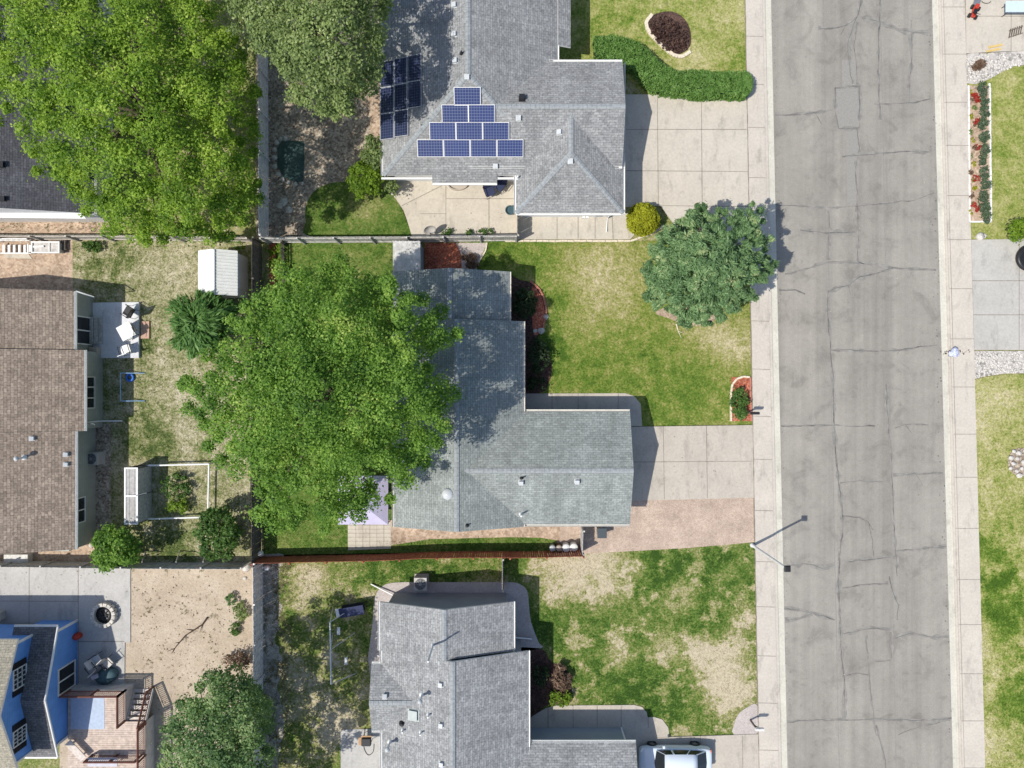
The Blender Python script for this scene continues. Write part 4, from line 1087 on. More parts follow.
# ================================================================== fences
def fence(name, label, pts, h, mat, every=2.4, rails=True, side=1, bw=.14, group=None, rail_mat=None, lean=0, gap=.012, postcap=False):
    """board fence along ground pixels; rails and posts on the side given"""
    P = [G(*p) for p in pts]; base = P[0]
    t = thing(name, label, 'fence', base, group)
    bd = MB(); R = random.Random(len(label) + int(P[0].x * 10))
    for a, b in zip(P[:-1], P[1:]):
        d = b - a; L = d.length; d.normalize(); ang = math.atan2(d.y, d.x); n = max(1, int(L / bw))
        for i in range(n):
            hh = h + R.uniform(-.025, .02); c = a + d * (L * (i + .5) / n)
            nn = Vector((-d.y, d.x, 0)) * R.uniform(-.008, .008)
            bd.box(c + nn + Vector((0, 0, hh / 2 + .03)), (L / n - gap * R.uniform(.2, 2), .02, hh), ang + R.uniform(-.02, .02), 0, R.uniform(-.012, .012))
    bd.build('board_panel', M[mat], t)
    acc = 0; segs = list(zip(P[:-1], P[1:])); tot = sum((b - a).length for a, b in segs); k = max(1, round(tot / every))
    for i in range(k + 1):
        s = tot * i / k; j = 0
        while j < len(segs) - 1 and s > (segs[j][1] - segs[j][0]).length: s -= (segs[j][1] - segs[j][0]).length; j += 1
        a, b = segs[j]; d = (b - a).normalized(); n = Vector((-d.y, d.x, 0)) * side
        mb = MB(); c = a + d * min(s, (b - a).length)
        mb.box(c + n * .07 + Vector((0, 0, h / 2 + .03)), (.1, .1, h + .06), math.atan2(d.y, d.x)); mb.build('post', M[rail_mat or mat], t)
    if rails:
        for z in (.35, h - .25):
            mb = MB()
            for a, b in segs:
                d = b - a; n = Vector((-d.y, d.x, 0)).normalized() * side; mb.box((a + b) / 2 + n * .032 + Vector((0, 0, z)), (d.length - .002, .04, .09), math.atan2(d.y, d.x))
            mb.build('rail', M[rail_mat or mat], t)
    return t
fence('board_fence', 'sunlit grey board fence between the solar panel house and the middle house', [(270, 243), (395, 242.5), (516, 241)], 1.75, 'fence_grey', 2.2, side=-1)
fence('board_fence', 'dark board fence behind the great ash tree, next to the white shed', [(262, 243), (262, 320), (261.5, 420), (261.5, 559.5)], 1.75, 'fence_dark', 2.6, side=1)
fence('board_fence', 'weathered grey board fence between the bare dirt yard and the swing set yard', [(263, 557), (263.5, 640), (263, 720), (263, 830)], 1.75, 'fence_light', 2.6, side=1)
fence('board_fence', 'pale grey board fence along the big maple, behind the dark pond', [(268, -120), (268, 60), (269, 241)], 1.8, 'fence_light', 2.6, side=1)
fence('board_fence', 'long red brown fence bowing along the south side of the middle house', [(262.3, 556.4), (320, 555.2), (380, 554), (430, 551.6), (470, 551), (530, 551), (581, 549.6)], 1.75, 'fence_red', 2.4, side=-1)
t = fence('board_fence', 'weathered fence with diagonal braces north of the bare dirt yard', [(-60, 561), (40, 561), (130, 562.5), (250, 563)], 1.5, 'fence_grey', 2.6, side=1)
for px in (146, 180, 207):
    mb = MB(); mb.tube([G(px, 551, .06), G(px - 4, 562, 1.25)], .035, 6); mb.build('brace', M['fence_tan'], t)
fence('board_fence', 'bleached board fence south of the slate roofed house, above the white bench', [(-60, 239.5), (40, 240), (110, 240), (255, 242)], 1.45, 'fence_tan', 2.4, side=-1)
fence('garden_fence', 'low dark trellis fence beside the red mulch strip', [(285, 244), (285.5, 292)], .9, 'fence_dark', 1.6, gap=.05, bw=.1)
fence('side_gate', 'short grey gate closing the side yard between house corner and red fence end', [(580.5, 526), (580, 549)], 1.6, 'fence_grey', 1.5, side=1)
fence('side_fence', 'short pale fence closing the side yard of the south house', [(502.5, 553), (502.5, 583)], 1.75, 'fence_tan', 1.9, side=1)
fence('side_fence', 'short white fence closing the side yard of the solar panel house', [(517, 217), (517, 241)], 1.7, 'fence_tan', 1.6, side=1)

# ================================================================== trees and shrubs
T1 = [(283,257),(300,258),(330,254),(352,264),(372,282),(390,279),(402,292),(420,302),(438,314),(459,336),(457,350),(440,360),(452,385),(445,410),(450,430),(440,452),(420,463),(411,489),(398,503),(384,501),(371,508),(360,512),(345,514),(335,518),(320,526),(300,519),(280,530),(266,528),(256,512),(262,495),(247,480),(230,473),(215,460),(206,440),(197,428),(186,405),(185,385),(196,378),(215,370),(208,355),(226,340),(230,320),(250,303),(263,292),(275,284)]
tree('ash_tree', 'huge bright green ash tree shading the west half of the middle house', 'tree', (345, 388), T1, 'leaf_T1', 7.8, 12.0, 4.0, .34, 3, 22, spacing=.86, crad=.80, nper=300, size=.072, bump=1.35, low=.5, gap=.07, up=.65, edge=.1, shell=.3, keep=1, grow=1.035)
T2 = [(-30,-50),(60,-50),(200,-40),(214,0),(235,25),(240,55),(257,90),(260,130),(254,160),(257,190),(245,222),(220,236),(190,241),(160,235),(130,244),(112,238),(100,220),(80,205),(62,188),(47,178),(32,163),(25,140),(10,127),(-10,110),(-35,40)]
tree('maple_tree', 'big yellow green maple tree with see-through gaps over the slate roof', 'tree', (170, 130), T2, 'leaf_T2', 4.4, 10.8, 2.2, .36, 5, 26, spacing=.84, crad=.78, nper=250, size=.075, bump=1.35, low=.35, gap=.17, up=.65, edge=.0, shell=.3, keep=1, grow=1.035)
T3 = [(215,-60),(300,-70),(388,-60),(388,10),(386,60),(378,88),(362,94),(350,110),(325,116),(305,109),(290,99),(275,83),(262,60),(247,40),(228,20)]
tree('linden_tree', 'olive green round leaved tree beside the west roof slope of the solar panel house', 'tree', (330, 50), T3, 'leaf_T3', 7.4, 11.4, 3.0, .28, 7, 18, spacing=.78, crad=.66, nper=190, size=.08, bump=.75, low=.5, gap=.04, up=.65, edge=.12)
T5 = [(160,735),(175,707),(195,692),(207,674),(225,670),(240,674),(255,690),(267,702),(273,725),(272,760),(270,800),(255,850),(200,860),(165,815),(158,770)]
tree('elm_tree', 'blue green tree at the lower edge shading the swing set yard', 'tree', (238, 732), T5, 'leaf_T5', 5.6, 9.0, 2.0, .24, 9, 16, spacing=.68, crad=.62, nper=190, size=.078, bump=.6, low=.6, gap=.04, up=.65, edge=.12)
# pine with a skirt of boughs
T4 = [(655,233),(672,222),(690,209),(703,204),(713,211),(725,204),(742,207),(752,203),(766,214),(762,228),(773,238),(766,251),(779,267),(771,281),(755,284),(758,297),(743,305),(736,319),(715,321),(706,331),(690,329),(675,320),(655,314),(645,299),(642,270),(645,250)]
base = G(688, 270)
t = thing('pine_tree', 'dense blue green pine tree between the front lawn and the street', 'tree', base)
o, cen = crown('crown', t, M['needle'], T4, 3.9, 8.3, 1.2, spacing=.47, crad=.34, nper=200, size=.062, seed=21, up=.4, low=.6, bump=.7, edge=.1, shell=.1, aspect=2.0, radial=.5, flat=.75, center=(710, 262), gap=.0, pw=1.7)
V = [cen[i] for i in range(len(cen))]
trunk(t, base, cen, .22, 3.5, 4, 16)
# white shed pine sprays: spiky shrub
base = G(206, 322)
t = thing('sumac_shrub', 'dark spiky sumac shrub with drooping leaflets below the white shed', 'shrub', base)
o, cen = crown('foliage', t, M['leaf_sumac'], ell(202, 323, 36, 32), 1.9, 3.2, .5, spacing=.62, crad=.5, nper=75, size=.1, seed=31, aspect=2.8, radial=.8, bump=.55, low=.4, up=.6, gap=.1, edge=.1)
trunk(t, base, cen, .07, 1.0, 6, 10)
def ball_shrub(name, label, cx, cy, r, h, mat, seed):
    c = G(cx, cy, h * .5); b = Vector((c.x, c.y, 0)); t = thing(name, label, 'shrub', b); R = np.random.default_rng(seed)
    n = 1900; d = R.normal(size=(n, 3)); d /= np.linalg.norm(d, axis=1)[:, None]; d[:, 2] = np.where(d[:, 2] < -.75, -d[:, 2], d[:, 2])
    q = np.array([1 + .09 * mnoise.noise(Vector(v) * 2.2 + Vector((4, 1, 0))) + .10 * mnoise.noise(Vector(v) * 5.5) for v in d])[:, None] * R.uniform(.9, 1.03, (n, 1))
    P = np.array(b) + d * q * np.array([r, r, h * .52]); P[:, 2] += h * .5
    raw('foliage', leaves(R, P, np.full(n, .07), 9, .045, .4, .8, 1.1), None, M[mat], t)
    mb = MB(); mb.lathe(b, [(r * .5, .05), (r * .85, h * .3), (r * .84, h * .6), (r * .5, h * .88), (.05, h * .95)], 14); mb.build('dark_core', M['leaf_shade_tone'], t)  # added solid core inside the ball, in the shade toned leaf colour
    return t
shrub('round_tree', 'small round green tree beside the patio edge and the dirt yard', 'tree', 113, 549, 25, 25, 'leaf_T1', 3.4, 41, size=.1, spacing=.5, crad=.48, nper=95)
shrub('leafy_shrub', 'dark green leafy shrub in the corner by the white garden frame', 'shrub', 217, 535, 24, 27, 'leaf_dark', 2.8, 42, size=.1, spacing=.5, crad=.45, nper=80)
shrub('leafy_shrub', 'lime green shrub at the round lawn behind the solar panel house', 'shrub', 364, 180, 19, 19, 'leaf_lime', 2.4, 43, size=.085, nper=80)
shrub('leafy_shrub', 'dark green shrub leaning on the west eave of the solar panel house', 'shrub', 374, 153, 13, 20, 'leaf_T3', 2.8, 44, size=.085, nper=70)
shrub('leafy_shrub', 'shadowed low shrub between the lime shrub and the patio', 'shrub', 388, 187, 11, 9, 'leaf_T3', 1.6, 45, nper=50)
ball_shrub('round_shrub', 'golden green ball shaped shrub by the solar panel house driveway', 643, 219.5, 1.02, 1.75, 'leaf_gold', 46)
shrub('leafy_shrub', 'bright green shrub beside the driveway at the right edge', 'shrub', 1021, 230, 13, 12, 'leaf_lime', 1.5, 47, nper=70)
shrub('vegetable_plants', 'dark green vegetable plants inside the white garden frame', 'plant', 175, 486, 17, 14, 'leaf_dark', .7, 48, nper=40, crad=.28, gap=.1)
shrub('vegetable_plants', 'lime green leafy plant in the front of the white garden frame', 'plant', 180, 506, 12, 8, 'leaf_lime', .8, 49, nper=45, crad=.28)
shrub('bed_shrub', 'shaded round shrub by the north front window of the middle house', 'shrub', 525, 303, 12, 16, 'leaf_shade_tone', 1.0, 50, nper=55)
shrub('bed_shrub', 'shaded round shrub by the south front window of the middle house', 'shrub', 538, 356, 11, 17, 'leaf_shade_tone', 1.0, 51, nper=55)
shrub('bed_shrub', 'low shaded shrub at the path corner of the middle house', 'shrub', 536, 384, 8, 7, 'leaf_shade_tone', .7, 52, nper=45)
shrub('bed_shrub', 'dark shrub in the shade beside the front wall of the south house', 'shrub', 540, 676, 8, 12, 'leaf_shade_tone', .9, 53, nper=50)
shrub('dry_shrub', 'dry red brown shrub in the front bed of the south house', 'shrub', 561, 678, 9, 13, 'leaf_dead', .8, 54, nper=55, aspect=2.0)
shrub('bed_shrub', 'small lime shrub at the bend of the south house path', 'shrub', 560, 699, 12, 7, 'leaf_lime', .7, 55, nper=55)
shrub('mailbox_shrub', 'low dark green shrub in the red mailbox bed', 'shrub', 740, 404, 9, 17, 'leaf_dark', .6, 56, nper=50, spacing=.28, crad=.25)
shrub('weed_clump', 'dry red brown bush beside the grey fence in the dirt yard', 'shrub', 236, 662, 13, 10, 'leaf_dead', .9, 57, nper=40)
for i, (x, y, rx, ry, m_, l) in enumerate([(231, 600, 5, 6, 'leaf_T5', 'small green weed nearest the white block in the dirt yard corner'), (241, 612, 8, 10, 'leaf_T3', 'pale green weed clump against the grey fence of the dirt yard'), (234, 628, 6, 8, 'leaf_dark', 'dark green weed in the dirt yard below the pale weed clump'),
    (447, 232, 6, 3, 'leaf_dark', 'leftmost weed along the fence by the solar house patio'), (468, 233, 4, 2.5, 'leaf_dark', 'middle weed along the fence by the solar house patio'), (486, 232, 8, 3, 'leaf_dark', 'widest weed along the fence by the solar house patio'),
    (92, 246, 10, 6, 'leaf_dark', 'dark weed bush at the end of the bleached fence, left of the maple'), (240, 245, 6, 5, 'leaf_T1', 'green weeds between the white shed and the maple')]):
    shrub('weed_clump', l, 'weed', x, y, rx, ry, m_, .45, 60 + i, nper=35, spacing=.26, crad=.2, size=.06, stem=False)
for i, (x, y) in enumerate([(272, 251), (272, 262), (280, 248), (280, 262)]):
    shrub('border_plant', 'small yellow green plant along the red mulch strip by the dark trellis', 'plant', x, y, 3.5, 5, 'leaf_lime', .4, 75 + i, 'plants along the red mulch strip', nper=25, spacing=.2, crad=.16, size=.06, stem=False)
for i, (x, y) in enumerate([(472, 262), (466, 258)]):
    shrub('dry_shrub', ['grey brown dry shrub on the pinkish gravel by the house corner', 'smaller dry shrub next to the red mulch square'][i], 'shrub', x, y, 7 - i * 2, 8 - i * 3, 'leaf_dead', .5, 85 + i, nper=35, spacing=.25, crad=.2, aspect=2)
shrub('ground_cover', 'dark bronze ground cover plants filling the stone edged oval bed', 'plant', 669, 34, 24, 15, 'leaf_bronze', .35, 88, nper=26, spacing=.24, crad=.16, size=.05, rot=.75, stem=False) if 'leaf_bronze' in M else None
# flower bed over the street
for i, y in enumerate((87, 99, 112, 124, 136, 149, 160, 172, 184, 197, 208, 217)):
    x = 982 + (i % 3) * 1.2 + y * .008
    shrub('lavender_mound', 'grey green lavender mound in the white edged flower bed over the street', 'plant', x, y, 5, 6.2, 'leaf_lav', .5, 100 + i, 'lavender mounds in the flower bed', nper=40, spacing=.22, crad=.2, size=.05, stem=False)
for i, (x, y) in enumerate([(975, 95), (978, 99), (977, 121), (978, 147), (976, 178), (974, 205), (977, 208)]):
    shrub('red_flower', 'red flowering plant along the sidewalk side of the flower bed over the street', 'flower', x, y, 3.0, 3.2, 'leaf_red', .35, 120 + i, 'red flowers in the flower bed', nper=22, spacing=.16, crad=.13, size=.05, stem=False)
for i in range(16):
    y = 92 + i * 8
    shrub('marigold', 'small yellow and brown marigold in the flower bed over the street', 'flower', 971 + (i * 7 % 5), y, 2.2, 2.4, ['leaf_gold', 'leaf_dead', 'leaf_T3'][i % 3], .25, 140 + i, 'marigolds in the flower bed', nper=16, spacing=.14, crad=.1, size=.045, stem=False)
# clipped hedge
def hedge():
    path = smooth([(595, 46), (607, 46), (625, 50), (640, 58), (652, 71), (668, 80), (690, 82), (715, 83), (743, 83.5)], 5, False)
    w, hh = .76, 1.1
    P = [G(x, y, 1.0) for x, y in path]; base = Vector((P[len(P) // 2].x, P[len(P) // 2].y, 0))
    t = thing('clipped_hedge', 'long clipped green hedge curving along the driveway of the solar panel house', 'hedge', base)
    R = np.random.default_rng(5); pts = []; core = MB()
    L = [0.0]
    for a, b in zip(P[:-1], P[1:]): L.append(L[-1] + (b - a).length)
    for _ in range(5200):
        s = R.uniform(-.05, L[-1] + .05); j = max(0, min(len(P) - 2, int(np.searchsorted(L, s)) - 1)); d = (P[j + 1] - P[j]).normalized(); c = P[j] + d * (s - L[j]); n = Vector((-d.y, d.x, 0))
        ww = w * (1 + .13 * mnoise.noise(c * .9) + .06 * mnoise.noise(c * 3.1)) * (.8 if s < .8 else 1)
        u = R.uniform(-1, 1); 
        if R.random() < .62: q = c + n * u * ww; q.z = hh * (1 - .16 * abs(u) ** 4) + .13 * mnoise.noise(q * 1.6) + .07 * mnoise.noise(q * 4) + R.uniform(-.06, .05) + (R.uniform(.05, .16) if R.random() < .05 else 0)
        else: q = c + n * (1 if u > 0 else -1) * ww * (1 + R.uniform(-.08, .08)); q.z = R.uniform(.05, hh * .9)
        pts.append(q)
    e = P[-1]; d = (P[-1] - P[-2]).normalized(); n = Vector((-d.y, d.x, 0))
    for _ in range(700):
        a = R.uniform(-1.57, 1.57); k = math.sqrt(R.random()) if R.random() < .5 else 1
        q = e + d * math.cos(a) * w * k * .75 + n * math.sin(a) * w * k; q.z = R.uniform(.05, hh) if k == 1 else hh - .1 * k; pts.append(q)
    V = leaves(R, np.array([tuple(p) for p in pts]), np.full(len(pts), .09), 7, .05, .45, .8, 1.1)
    raw('foliage', V, None, M['leaf_hedge'], t)
    Lf = [P[i] + Vector((-(P[min(i + 1, len(P) - 1)] - P[max(0, i - 1)]).normalized().y, (P[min(i + 1, len(P) - 1)] - P[max(0, i - 1)]).normalized().x, 0)) * (w - .12) for i in range(len(P))]
    Rt = [P[i] - (Lf[i] - P[i]) for i in range(len(P))]
    core.prism(Lf + Rt[::-1], .0, hh - .12); core.build('dark_core', M['leaf_shade_tone'], t)  # solid core added to block gaps, its colour darkened like inner shade
hedge()
# red brick and cream bed edgings
def edging(label, pts, m, r=.07, bl=.22, closed=False, px=True):
    P = [G(*p) for p in pts]; mb = MB(); R = random.Random(len(label))
    for a, b in zip(P[:-1], P[1:]):
        L = (b - a).length; n = max(1, int(L / bl)); d = (b - a).normalized()
        for i in range(n):
            c = a + (b - a) * ((i + .5) / n)
            mb.box(c + Vector((R.uniform(-.01, .01), R.uniform(-.01, .01), .07 + R.uniform(-.01, .012))), (L / n * .95, r * 2, .14), math.atan2(d.y, d.x) + R.uniform(-.06, .06))
    base = P[0]; o = mb.build('bed_edging', M[m], None, base); tag(o, label, 'garden edging'); return o
edging('curved cream stone edging along the oval dark bed on the north lawn', smooth([(652, 15), (646, 23), (649, 33), (660, 45), (672, 55), (682, 57), (690, 52)], 4, False), 'edging', .11)
edging('brick edging round the red mailbox bed', [(730.5, 421), (730.5, 392), (732, 384), (736, 379), (742, 376.5), (749, 377)], 'edging', .06)
edging('red brick edging of the mailbox bed along the sidewalk', [(749.5, 377), (750.6, 421)], 'brick_red', .06)
edging('curved brick edging of the shaded front bed of the middle house', smooth([(530, 281), (541, 292), (546, 310), (543, 328)], 4, False), 'brick_red', .06)
edging('white edging of the flower bed on the sidewalk side', [(967.5, 86), (968.6, 222)], 'white', .05, .5)
edging('white scalloped edging of the flower bed on the lawn side', [(988.5, 84), (990, 222)], 'white', .05, .3)
edging('white edging closing the south end of the flower bed', [(969, 222), (989.6, 222)], 'white', .05, .5)
edging('pale curb edging along the lawn next to the solar house walkway', [(505, 241.3), (630, 241.3), (652, 234), (664, 226)], 'edging', .06, .4)
edging('curved pale edging between the rock patch and the front lawn', smooth([(487, 243), (485, 252), (480, 260), (475, 270)], 3, False), 'edging', .05, .3)

# ================================================================== street furniture
def lamp():
    b = G(752, 545); t = thing('street_lamp', 'white street lamp post with a square dark head at the kerb', 'street lamp', b)
    hz = 5.72; mb = MB(); mb.lathe(b, [(.15, 0), (.15, .12), (.10, .16), (.09, 1.0), (.065, hz)], 12); mb.build('pole', M['pole_white'], t)
    mb = MB(); mb.box(b + Vector((0, 0, hz + .06)), (.36, .36, .10)); mb.box(b + Vector((0, 0, hz + .13)), (.30, .30, .05)); mb.build('lamp_head', M['dark'], t, bevel=.015)
    mb = MB(); mb.box(b + Vector((0, 0, hz + .0)), (.24, .24, .03)); mb.build('diffuser', M['white'], t)
lamp()
def mailbox(px, py, h, m, label, ang=0.0):
    b = G(px, py); t = thing('mailbox', label, 'mailbox', b)
    mb = MB(); mb.box(b + Vector((0, 0, h / 2)), (.09, .09, h)); mb.tube([b + Vector((0, 0, h * .6)), b + Vector((.28 * math.cos(ang), .28 * math.sin(ang), h))], .03, 6); mb.build('post', M['fence_dark'], t)
    mb = MB(); c = b + Vector((.16 * math.cos(ang), .16 * math.sin(ang), h)); u = Vector((math.cos(ang), math.sin(ang), 0)); n = Vector((-u.y, u.x, 0))
    prof = [(-.09, 0), (.09, 0), (.09, .12), (.064, .184), (0, .21), (-.064, .184), (-.09, .12)]
    A = [c - u * .27 + n * a + Vector((0, 0, z)) for a, z in prof]; B = [c + u * .27 + n * a + Vector((0, 0, z)) for a, z in prof]; k = len(prof)
    mb.add(A + B, [list(range(k))[::-1], list(range(k, 2 * k))] + [[i, (i + 1) % k, (i + 1) % k + k, i + k] for i in range(k)]); bx = mb.build('box', M[m], t)
    mb = MB(); mb.box(c - u * .05 + n * .1 + Vector((0, 0, .16)), (.02, .012, .14), ang); mb.box(c - u * .02 + n * .1 + Vector((0, 0, .22)), (.08, .012, .05), ang); mb.build('flag', M['brick_red'], bx)
mailbox(746.5, 412.5, 1.05, 'dark', 'black mailbox on a post in the red mulch bed')
mailbox(750, 719.5, 1.2, 'white', 'white mailbox on a dark post in the rounded gravel corner')

# ================================================================== car
def car():
    b = G(675, 753) ; b.y = -24.68; b.x = 10.72
    t = thing('parked_car', 'silver white hatchback parked nose in before the south house garage', 'car', b)
    paint = NT('car paint', .28, .5); paint.color((.60, .665, .74)); paint.b.inputs['Metallic'].default_value = .0; paint.b.inputs['Coat Weight'].default_value = .5
    PM = paint.m
    S = [(-2.36, .60, .42, .62), (-2.30, .76, .30, .72), (-2.05, .86, .24, .82), (-1.45, .90, .22, .93), (-.95, .905, .22, .99), (.2, .91, .22, 1.0), (1.4, .905, .22, 1.02), (1.95, .88, .24, 1.03), (2.25, .82, .30, 1.0), (2.34, .70, .40, .9)]
    vs = []; fs = []; k = 10
    for x, w, z0, z1 in S:
        m_ = (z0 + z1) / 2
        for y, z in [(-w * .9, z0), (-w * .99, m_ - .08), (-w, m_ + .08), (-w * .97, z1 - .08), (-w * .86, z1), (w * .86, z1), (w * .97, z1 - .08), (w, m_ + .08), (w * .99, m_ - .08), (w * .9, z0)]: vs.append(b + Vector((x, y, z)))
    for i in range(len(S) - 1):
        for j in range(k): fs.append([i * k + j, (i + 1) * k + j, (i + 1) * k + (j + 1) % k, i * k + (j + 1) % k])
    mb = MB(); mb.add(vs, fs, 0, True); mb.add(vs, [list(range(k))[::1], list(range((len(S) - 1) * k, len(S) * k))[::-1]])
    # cabin shell
    lo = [(-1.30, .76, .975), (-.7, .81, 1.0), (.5, .82, 1.01), (1.35, .79, 1.02), (1.92, .70, 1.02)]
    hi = [(-.84, .69, 1.34), (-.5, .74, 1.40), (.3, .76, 1.43), (.95, .74, 1.41), (1.28, .69, 1.36)]
    body = mb.build('body', PM, t)
    sub = body.modifiers.new('smooth', 'SUBSURF'); sub.levels = 1; sub.render_levels = 2
    rf = MB(); P = [b + Vector((x, s * w, z)) for s in (-1, 1) for x, w, z in hi]; n = 5
    mid = [b + Vector((x, 0, z + .035)) for x, w, z in hi]
    rf.add(P + mid, [[i, i + 1, 10 + i + 1, 10 + i] for i in range(4)] + [[10 + i, 10 + i + 1, 5 + i + 1, 5 + i] for i in range(4)], 0, True)
    low = [b + Vector((x, s * w, z)) for s in (-1, 1) for x, w, z in lo]
    for s in (0, 1):          # pillars
        for i, (a0, a1) in enumerate([(0, .1), (1.25, 1.36), (2.4, 2.5), (3.72, 4)]):
            def at(L, f):
                j = min(int(f), 3); return L[s * 5 + j].lerp(L[s * 5 + j + 1], f - j)
            q = [at(low, a0), at(low, a1), at(P, a1), at(P, a0)]
            o = Vector((0, -.012 if s == 0 else .012, .006))
            rf.add([v + o for v in q], [[0, 1, 2, 3]])
    roof = rf.build('roof', PM, t); so = roof.modifiers.new('thick', 'SOLIDIFY'); so.thickness = .02
    gm = M['glass']
    for s in (0, 1):
        mb = MB(); mb.add([low[s * 5 + i] for i in range(5)] + [P[s * 5 + i] for i in range(5)], [[i, i + 1, 6 + i, 5 + i] for i in range(4)]); mb.build('side_window', gm, t)
    mb = MB(); mb.add([low[0], low[5], P[5], mid[0], P[0], b + Vector((-1.42, 0, .97))], [[0, 5, 3, 4], [5, 1, 2, 3]]); mb.build('windshield', gm, t)
    mb = MB(); mb.add([low[4], low[9], P[9], mid[4], P[4], b + Vector((1.98, 0, 1.02))], [[0, 5, 3, 4], [5, 1, 2, 3]]); mb.build('rear_window', gm, t)
    for x in (-1.45, 1.38):
        for s in (-1, 1):
            c = b + Vector((x, s * .83, .33)); seg = 20
            w = MB(); vs = []; prof = [(.20, -.1), (.31, -.1), (.335, -.07), (.335, .07), (.31, .1), (.20, .1)]
            for r, yy_ in prof:
                for q in range(seg): a = 2 * math.pi * q / seg; vs.append(c + Vector((r * math.cos(a), yy_, r * math.sin(a))))
            w.add(vs, [[i * seg + q, i * seg + (q + 1) % seg, ((i + 1) % 6) * seg + (q + 1) % seg, ((i + 1) % 6) * seg + q] for i in range(6) for q in range(seg)], 0, True)
            wo = w.build('wheel', M['black'], t)
            r = MB(); r.lathe(Vector((0, 0, 0)), [(.2, -.06), (.2, .03), (.06, .05)], 16)
            r.v = [c + Vector((v.x, s * v.z, v.y)) for v in r.v]
            for q in range(5):
                a = 2 * math.pi * q / 5; r.box(c + Vector((.11 * math.cos(a), s * .055, .11 * math.sin(a))), (.2, .02, .05), 0, 0, -a)
            r.build('rim', M['grey_metal'], wo)
    for s in (-1, 1):
        mb = MB(); mb.box(b + Vector((-.82, s * 1.0, 1.0)), (.16, .2, .12), s * .15); mb.build('mirror', PM, t, bevel=.03)
        mb = MB(); mb.box(b + Vector((-2.17, s * .66, .70)), (.26, .28, .1), -s * .45, 0, .3); mb.build('headlight', M['white'], t, bevel=.03)
        mb = MB(); mb.box(b + Vector((2.27, s * .70, .88)), (.1, .2, .16), s * .3); mb.build('tail_light', M['brick_red'], t, bevel=.02)
car()

# ================================================================== yard things
def part(name, mb, m, t, **k): return mb.build(name, M[m], t, **k)
# white garden shed
def shed():
    z0 = 1.95; a = G(198, 251, z0); c = G(237.5, 295.5, z0); b = Vector(((a.x + c.x) / 2, (a.y + c.y) / 2, 0))
    t = thing('garden_shed', 'white garden shed with a ribbed gable roof beside the dark fence', 'shed', b)
    mx = b.x; zr_ = z0 + .62
    mb = MB(); x0, x1, y0, y1 = a.x + .1, c.x - .1, c.y + .08, a.y - .08
    mb.add([(x0, y0, 0), (x1, y0, 0), (x1, y0, z0), (mx, y0, zr_ - .08), (x0, y0, z0), (x0, y1, 0), (x1, y1, 0), (x1, y1, z0), (mx, y1, zr_ - .08), (x0, y1, z0)], [[0, 1, 2, 3, 4], [9, 8, 7, 6, 5]] + [[i, i + 5, (i + 1) % 5 + 5, (i + 1) % 5] for i in range(5)])
    part('wall', mb, 'siding_white', t)
    for s, xe in ((-1, a.x), (1, c.x)):
        mb = MB(); e = Vector((xe, 0, z0 - .02)); r_ = Vector((mx, 0, zr_)); y = c.y
        A = [Vector((xe, c.y, z0 - .02)), Vector((xe, a.y, z0 - .02)), Vector((mx, a.y, zr_)), Vector((mx, c.y, zr_))]
        B = [p - Vector((0, 0, .04)) for p in A]
        mb.add(A + B, [[0, 1, 2, 3], [7, 6, 5, 4], [0, 4, 5, 1], [1, 5, 6, 2], [2, 6, 7, 3], [3, 7, 4, 0]])
        n_ = 14
        for i in range(n_ + 1):
            yy_ = c.y + (a.y - c.y) * i / n_; d = (r_ - e); ang = math.atan2(d.z, abs(d.x))
            mb.box(((xe + mx) / 2, yy_, (z0 - .02 + zr_) / 2 + .012), (d.length * .99, .035, .03), 0, 0, s * ang)
        part('roof', mb, 'white', t)
    mb = MB(); mb.box((x1 + .02, b.y - .3, .95), (.05, 1.2, 1.8)); part('door', mb, 'siding_white', t, bevel=.01)
    mb = MB(); mb.box((mx + .0, b.y, zr_ + .02), (.16, a.y - c.y + .02, .05)); part('ridge_cap', mb, 'white', t)
shed()
# lean-to shed on the middle house
def leanto():
    z = 2.1; a, c = G(393, 241.5, z), G(420.5, 272, z); b = Vector(((a.x + c.x) / 2, (a.y + c.y) / 2, 0))
    t = thing('lean_to_shed', 'small shed with bleached corrugated roof between fence and middle house', 'shed', b)
    mb = MB(); mb.prism([(a.x + .06, a.y - .06), (c.x - .06, a.y - .06), (c.x - .06, c.y + .06), (a.x + .06, c.y + .06)], 0, z - .06); part('wall', mb, 'siding_cool', t)
    mb = MB(); n = 22; vs = []
    for i in range(n * 2 + 1):
        x = a.x + (c.x - a.x) * i / (2 * n); zz_ = z + (.02 if i % 2 else -.02)
        vs += [(x, a.y + rnd.uniform(0, .04), zz_ + .06), (x, c.y, zz_ - .02)]
    mb.add(vs, [[2 * i, 2 * i + 1, 2 * i + 3, 2 * i + 2] for i in range(n * 2)])
    o = part('corrugated_roof', mb, 'fence_pale', t); s = o.modifiers.new('t', 'SOLIDIFY'); s.thickness = .015
leanto()
